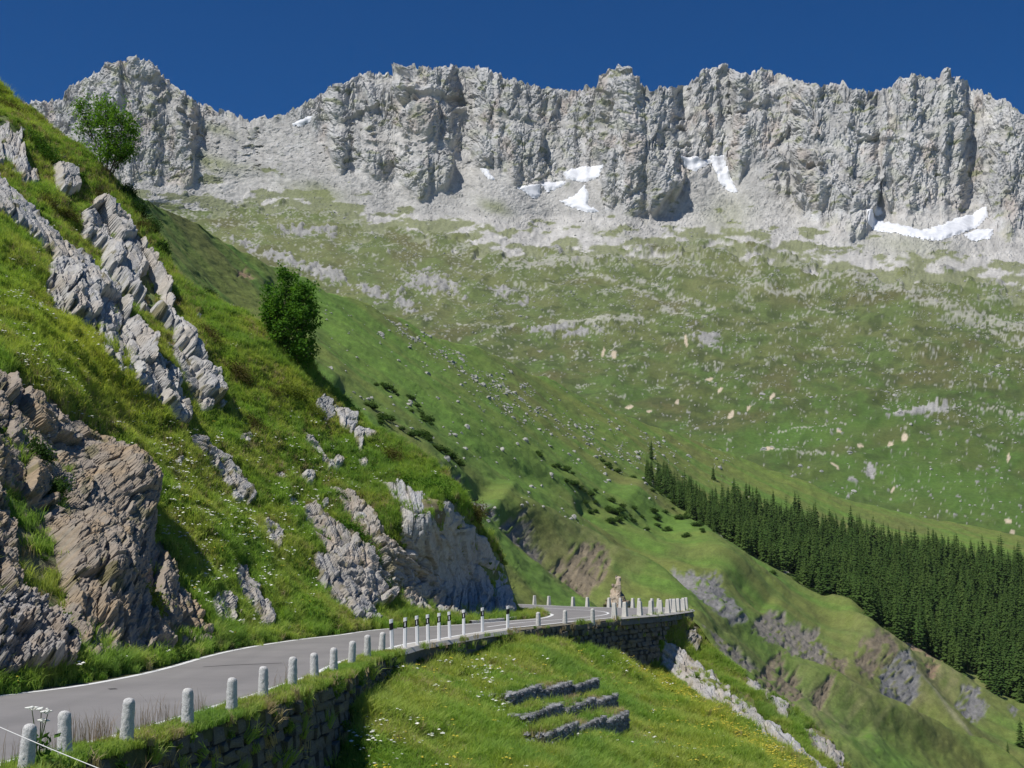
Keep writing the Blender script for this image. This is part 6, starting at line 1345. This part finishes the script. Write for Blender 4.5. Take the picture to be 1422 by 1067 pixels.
for i, s_ in enumerate(SHRUBS): place_shrub(*s_, near_pos, i, {'jun': 'juniper_shrub', 'olive': 'heath_shrub', 'dark': 'leafy_shrub', 'yg': 'dwarf_shrub'}[s_[0]])
for i, s_ in enumerate([('dark', 632, 922, 18, 22, 10, 'leafy bush growing against the concrete wall under the striped posts'), ('dark', 644, 948, 14, 16, 10, 'lower part of the leafy bush chain running down the bank'), ('dark', 656, 968, 10, 9, 20, 'small leafy bush at the lower end of the bush chain'), ('olive', 690, 904, 16, 11, 0, 'grassy olive bush at the foot of the wall near the last striped post'), ('yg', 672, 1036, 16, 12, 10, 'round yellow green cushion plant on the lower bank left of the gabions'), ('olive', 606, 930, 13, 13, 0, 'olive bush at the wall left of the leafy bush')]):
    place_shrub(*s_, bank_pos, i + 1, 'leafy_shrub')

# ------------------------------------------------------------------ the two broadleaf trees
tbark = vary_mat('tree_bark', 3, .3, 14, .3, col=(.11, .09, .07), bump=.6, bscale=12, bdist=.03)
lf1 = leaf_mat('light_leaves', (.13, .26, .036), (.22, .35, .055), .48); lf2 = leaf_mat('deep_leaves', (.07, .18, .028), (.15, .28, .042), .42)
def broadleaf(seed, stems, nbr, nleaf, leaf, env, lmat, r0, clump):
    r = np.random.default_rng(seed); tk = MB(); lm = MB(); tips = []
    for st in stems:
        st = np.array(st, float); u = np.linspace(0, 1, len(st)); q = np.linspace(0, 1, 9); ln = np.stack([np.interp(q, u, st[:, i]) for i in range(3)], 1); ln[1:-1] += r.normal(size=(7, 3)) * .05
        tk.tube(ln, np.interp(q, [0, 1], [r0, .018]), 6)
        for _ in range(nbr):
            t = r.uniform(.22, 1); p = np.array([np.interp(t, q, ln[:, i]) for i in range(3)]); d = r.normal(size=3); d[2] = abs(d[2]) * .5 + .15; d /= np.linalg.norm(d)
            L = env(p, d) * r.uniform(.45, 1.0) * (1 + .15 * math.sin(7 * d[0] + 5 * d[1] + 4 * p[2]))
            if L < .12: continue
            e = p + d * L; mdl = p + d * L * .5 + np.array([0, 0, .06 * L])
            lm.tube([p, mdl, e], [.022, .014, .006], 4, False)
            tips += [e, mdl * .5 + e * .5, e + r.normal(size=3) * .18] + ([mdl] if r.random() < .5 else [])
    tips = np.array(tips); k = r.integers(0, len(tips), nleaf); p = tips[k] + r.normal(size=(nleaf, 3)) * clump
    return tk.mesh('trunk', tbark, True), lm.mesh('limbs', tbark, True), leaf_cards(r, p, leaf, 'crown', lmat)
def ellipsoid_env(c, rx, rz):
    c = np.array(c)
    def f(p, d):
        for s in np.arange(2.6, 0, -.1):
            q = (p + d * s - c) / np.array([rx, rx, rz])
            if (q * q).sum() < 1: return s
        return 0.0
    return f
t1p = near_pos(np.array([146.0]), np.array([244.0]))[0]
tr, lb_, cr = broadleaf(971, [[(0, 0, -.6), (-.5, 0, 1.6), (-1.6, .1, 4.0), (-2.3, 0, 5.1)], [(0, 0, -.5), (.1, .1, 1.8), (-.2, 0, 3.6), (-.3, .2, 4.9)], [(.1, 0, -.5), (.7, -.2, 1.4), (.9, .1, 2.8), (.8, 0, 4.0)], [(.1, 0, -.4), (.9, .2, .9), (1.6, 0, 1.6)]], 46, 8200, .09, ellipsoid_env((-.35, 0, 3.0), 2.35, 2.7), lf1, .065, .18)
o = link('thin_tree', None, None, 'thin light green tree with several leaning stems on the skyline at the upper left', 'tree'); o.location = t1p
for n__, m__ in (('trunk', tr), ('limbs', lb_), ('crown', cr)): link(n__, m__, o)
t2p = near_pos(np.array([404.0]), np.array([506.0]))[0]
tr, lb_, cr = broadleaf(973, [[(0, 0, -.8), (-.3, 0, 1.5), (-.5, .1, 4.0), (-.4, 0, 5.2)], [(.1, 0, -.6), (.5, -.2, 1.2), (.7, .1, 3.0), (.5, 0, 4.4)], [(-.1, 0, -.6), (-.9, .1, 1.2), (-1.3, 0, 2.8), (-1.2, .1, 3.8)], [(.1, 0, -.5), (.9, -.3, .3), (1.3, 0, .6)]], 44, 13000, .105, ellipsoid_env((-.15, 0, 2.75), 1.85, 3.1), lf2, .09, .17)
o = link('round_tree', None, None, 'dense round dark green tree standing alone in the middle of the slope', 'tree'); o.location = t2p
for n__, m__ in (('trunk', tr), ('limbs', lb_), ('crown', cr)): link(n__, m__, o)

# ------------------------------------------------------------------ tall umbel plant by the first bollard, and the cord
up = ground(52, 1072, 0.0); r = np.random.default_rng(990)
pl = link('umbel_plant', None, None, 'tall white flowering umbel plant with green leaves beside the nearest bollard', 'plant'); pl.location = up
m = MB()
heads = [(-.12, .0, .88), (.0, .05, .86), (.13, -.05, .83), (.05, .0, .70)]
for hx, hy, hz in heads: m.tube([(0, 0, 0), (hx * .3, hy, hz * .5), (hx, hy, hz)], [.012, .010, .006], 5, False)
link('stem', m.mesh('stem', forb2), pl)
for hx, hy, hz in heads:
    q = MB()
    for _ in range(16):
        a, R = r.uniform(0, 6.28), .085 * math.sqrt(r.random()); p = np.array([hx + R * math.cos(a), hy + R * math.sin(a), hz + .05 - R * .25]); V, F = ico(0); q.add(V * np.array([.024, .024, .014]) + p, F); q.tube([(hx, hy, hz - .01), tuple(p)], [.003, .003], 3, False)
    link('flower_head', q.mesh('flower_head', petal), pl)
link('leaves', leaf_cards(r, np.c_[r.normal(size=(90, 2)) * .12, r.uniform(.02, .55, 90)], .07, 'leaves', forb2), pl)
cord_m, nt, b = new_mat('white_cord'); b.inputs['Base Color'].default_value = (.75, .74, .70, 1)
ca, cb = at(-120, 955, 17.5), at(190, 1088, 15.0); m = MB()
m.tube([ca + (cb - ca) * t + np.array([0, 0, -.03 * 4 * t * (1 - t)]) for t in np.linspace(0, 1, 14)], [.0055] * 14, 6)
link('white_cord', m.mesh('white_cord', cord_m, True), None, 'thin white fence cord crossing in front of the nearest bollards', 'cord')

# ------------------------------------------------------------------ thin mountain air
hz = bpy.data.materials.new('haze'); hz.use_nodes = True; nt = hz.node_tree; nt.nodes.remove(nt.nodes['Principled BSDF'])
pv = nt.nodes.new('ShaderNodeVolumePrincipled'); pv.inputs['Color'].default_value = (.86, .92, 1.0, 1); pv.inputs['Density'].default_value = 2.4e-5; pv.inputs['Anisotropy'].default_value = .1
nt.links.new(pv.outputs[0], nt.nodes['Material Output'].inputs['Volume'])
m = MB(); zt = float(FAR_P[..., 2].max()) + 12
m.box((0, 1750, (FLOOR_LOW - 1 + zt) / 2), (8020, 9540, zt - FLOOR_LOW + 1)); link('haze', m.mesh('haze', hz), None, 'thin clear mountain air between the road and the peaks', None, None, 'stuff')
scene.cycles.volume_bounces = 0
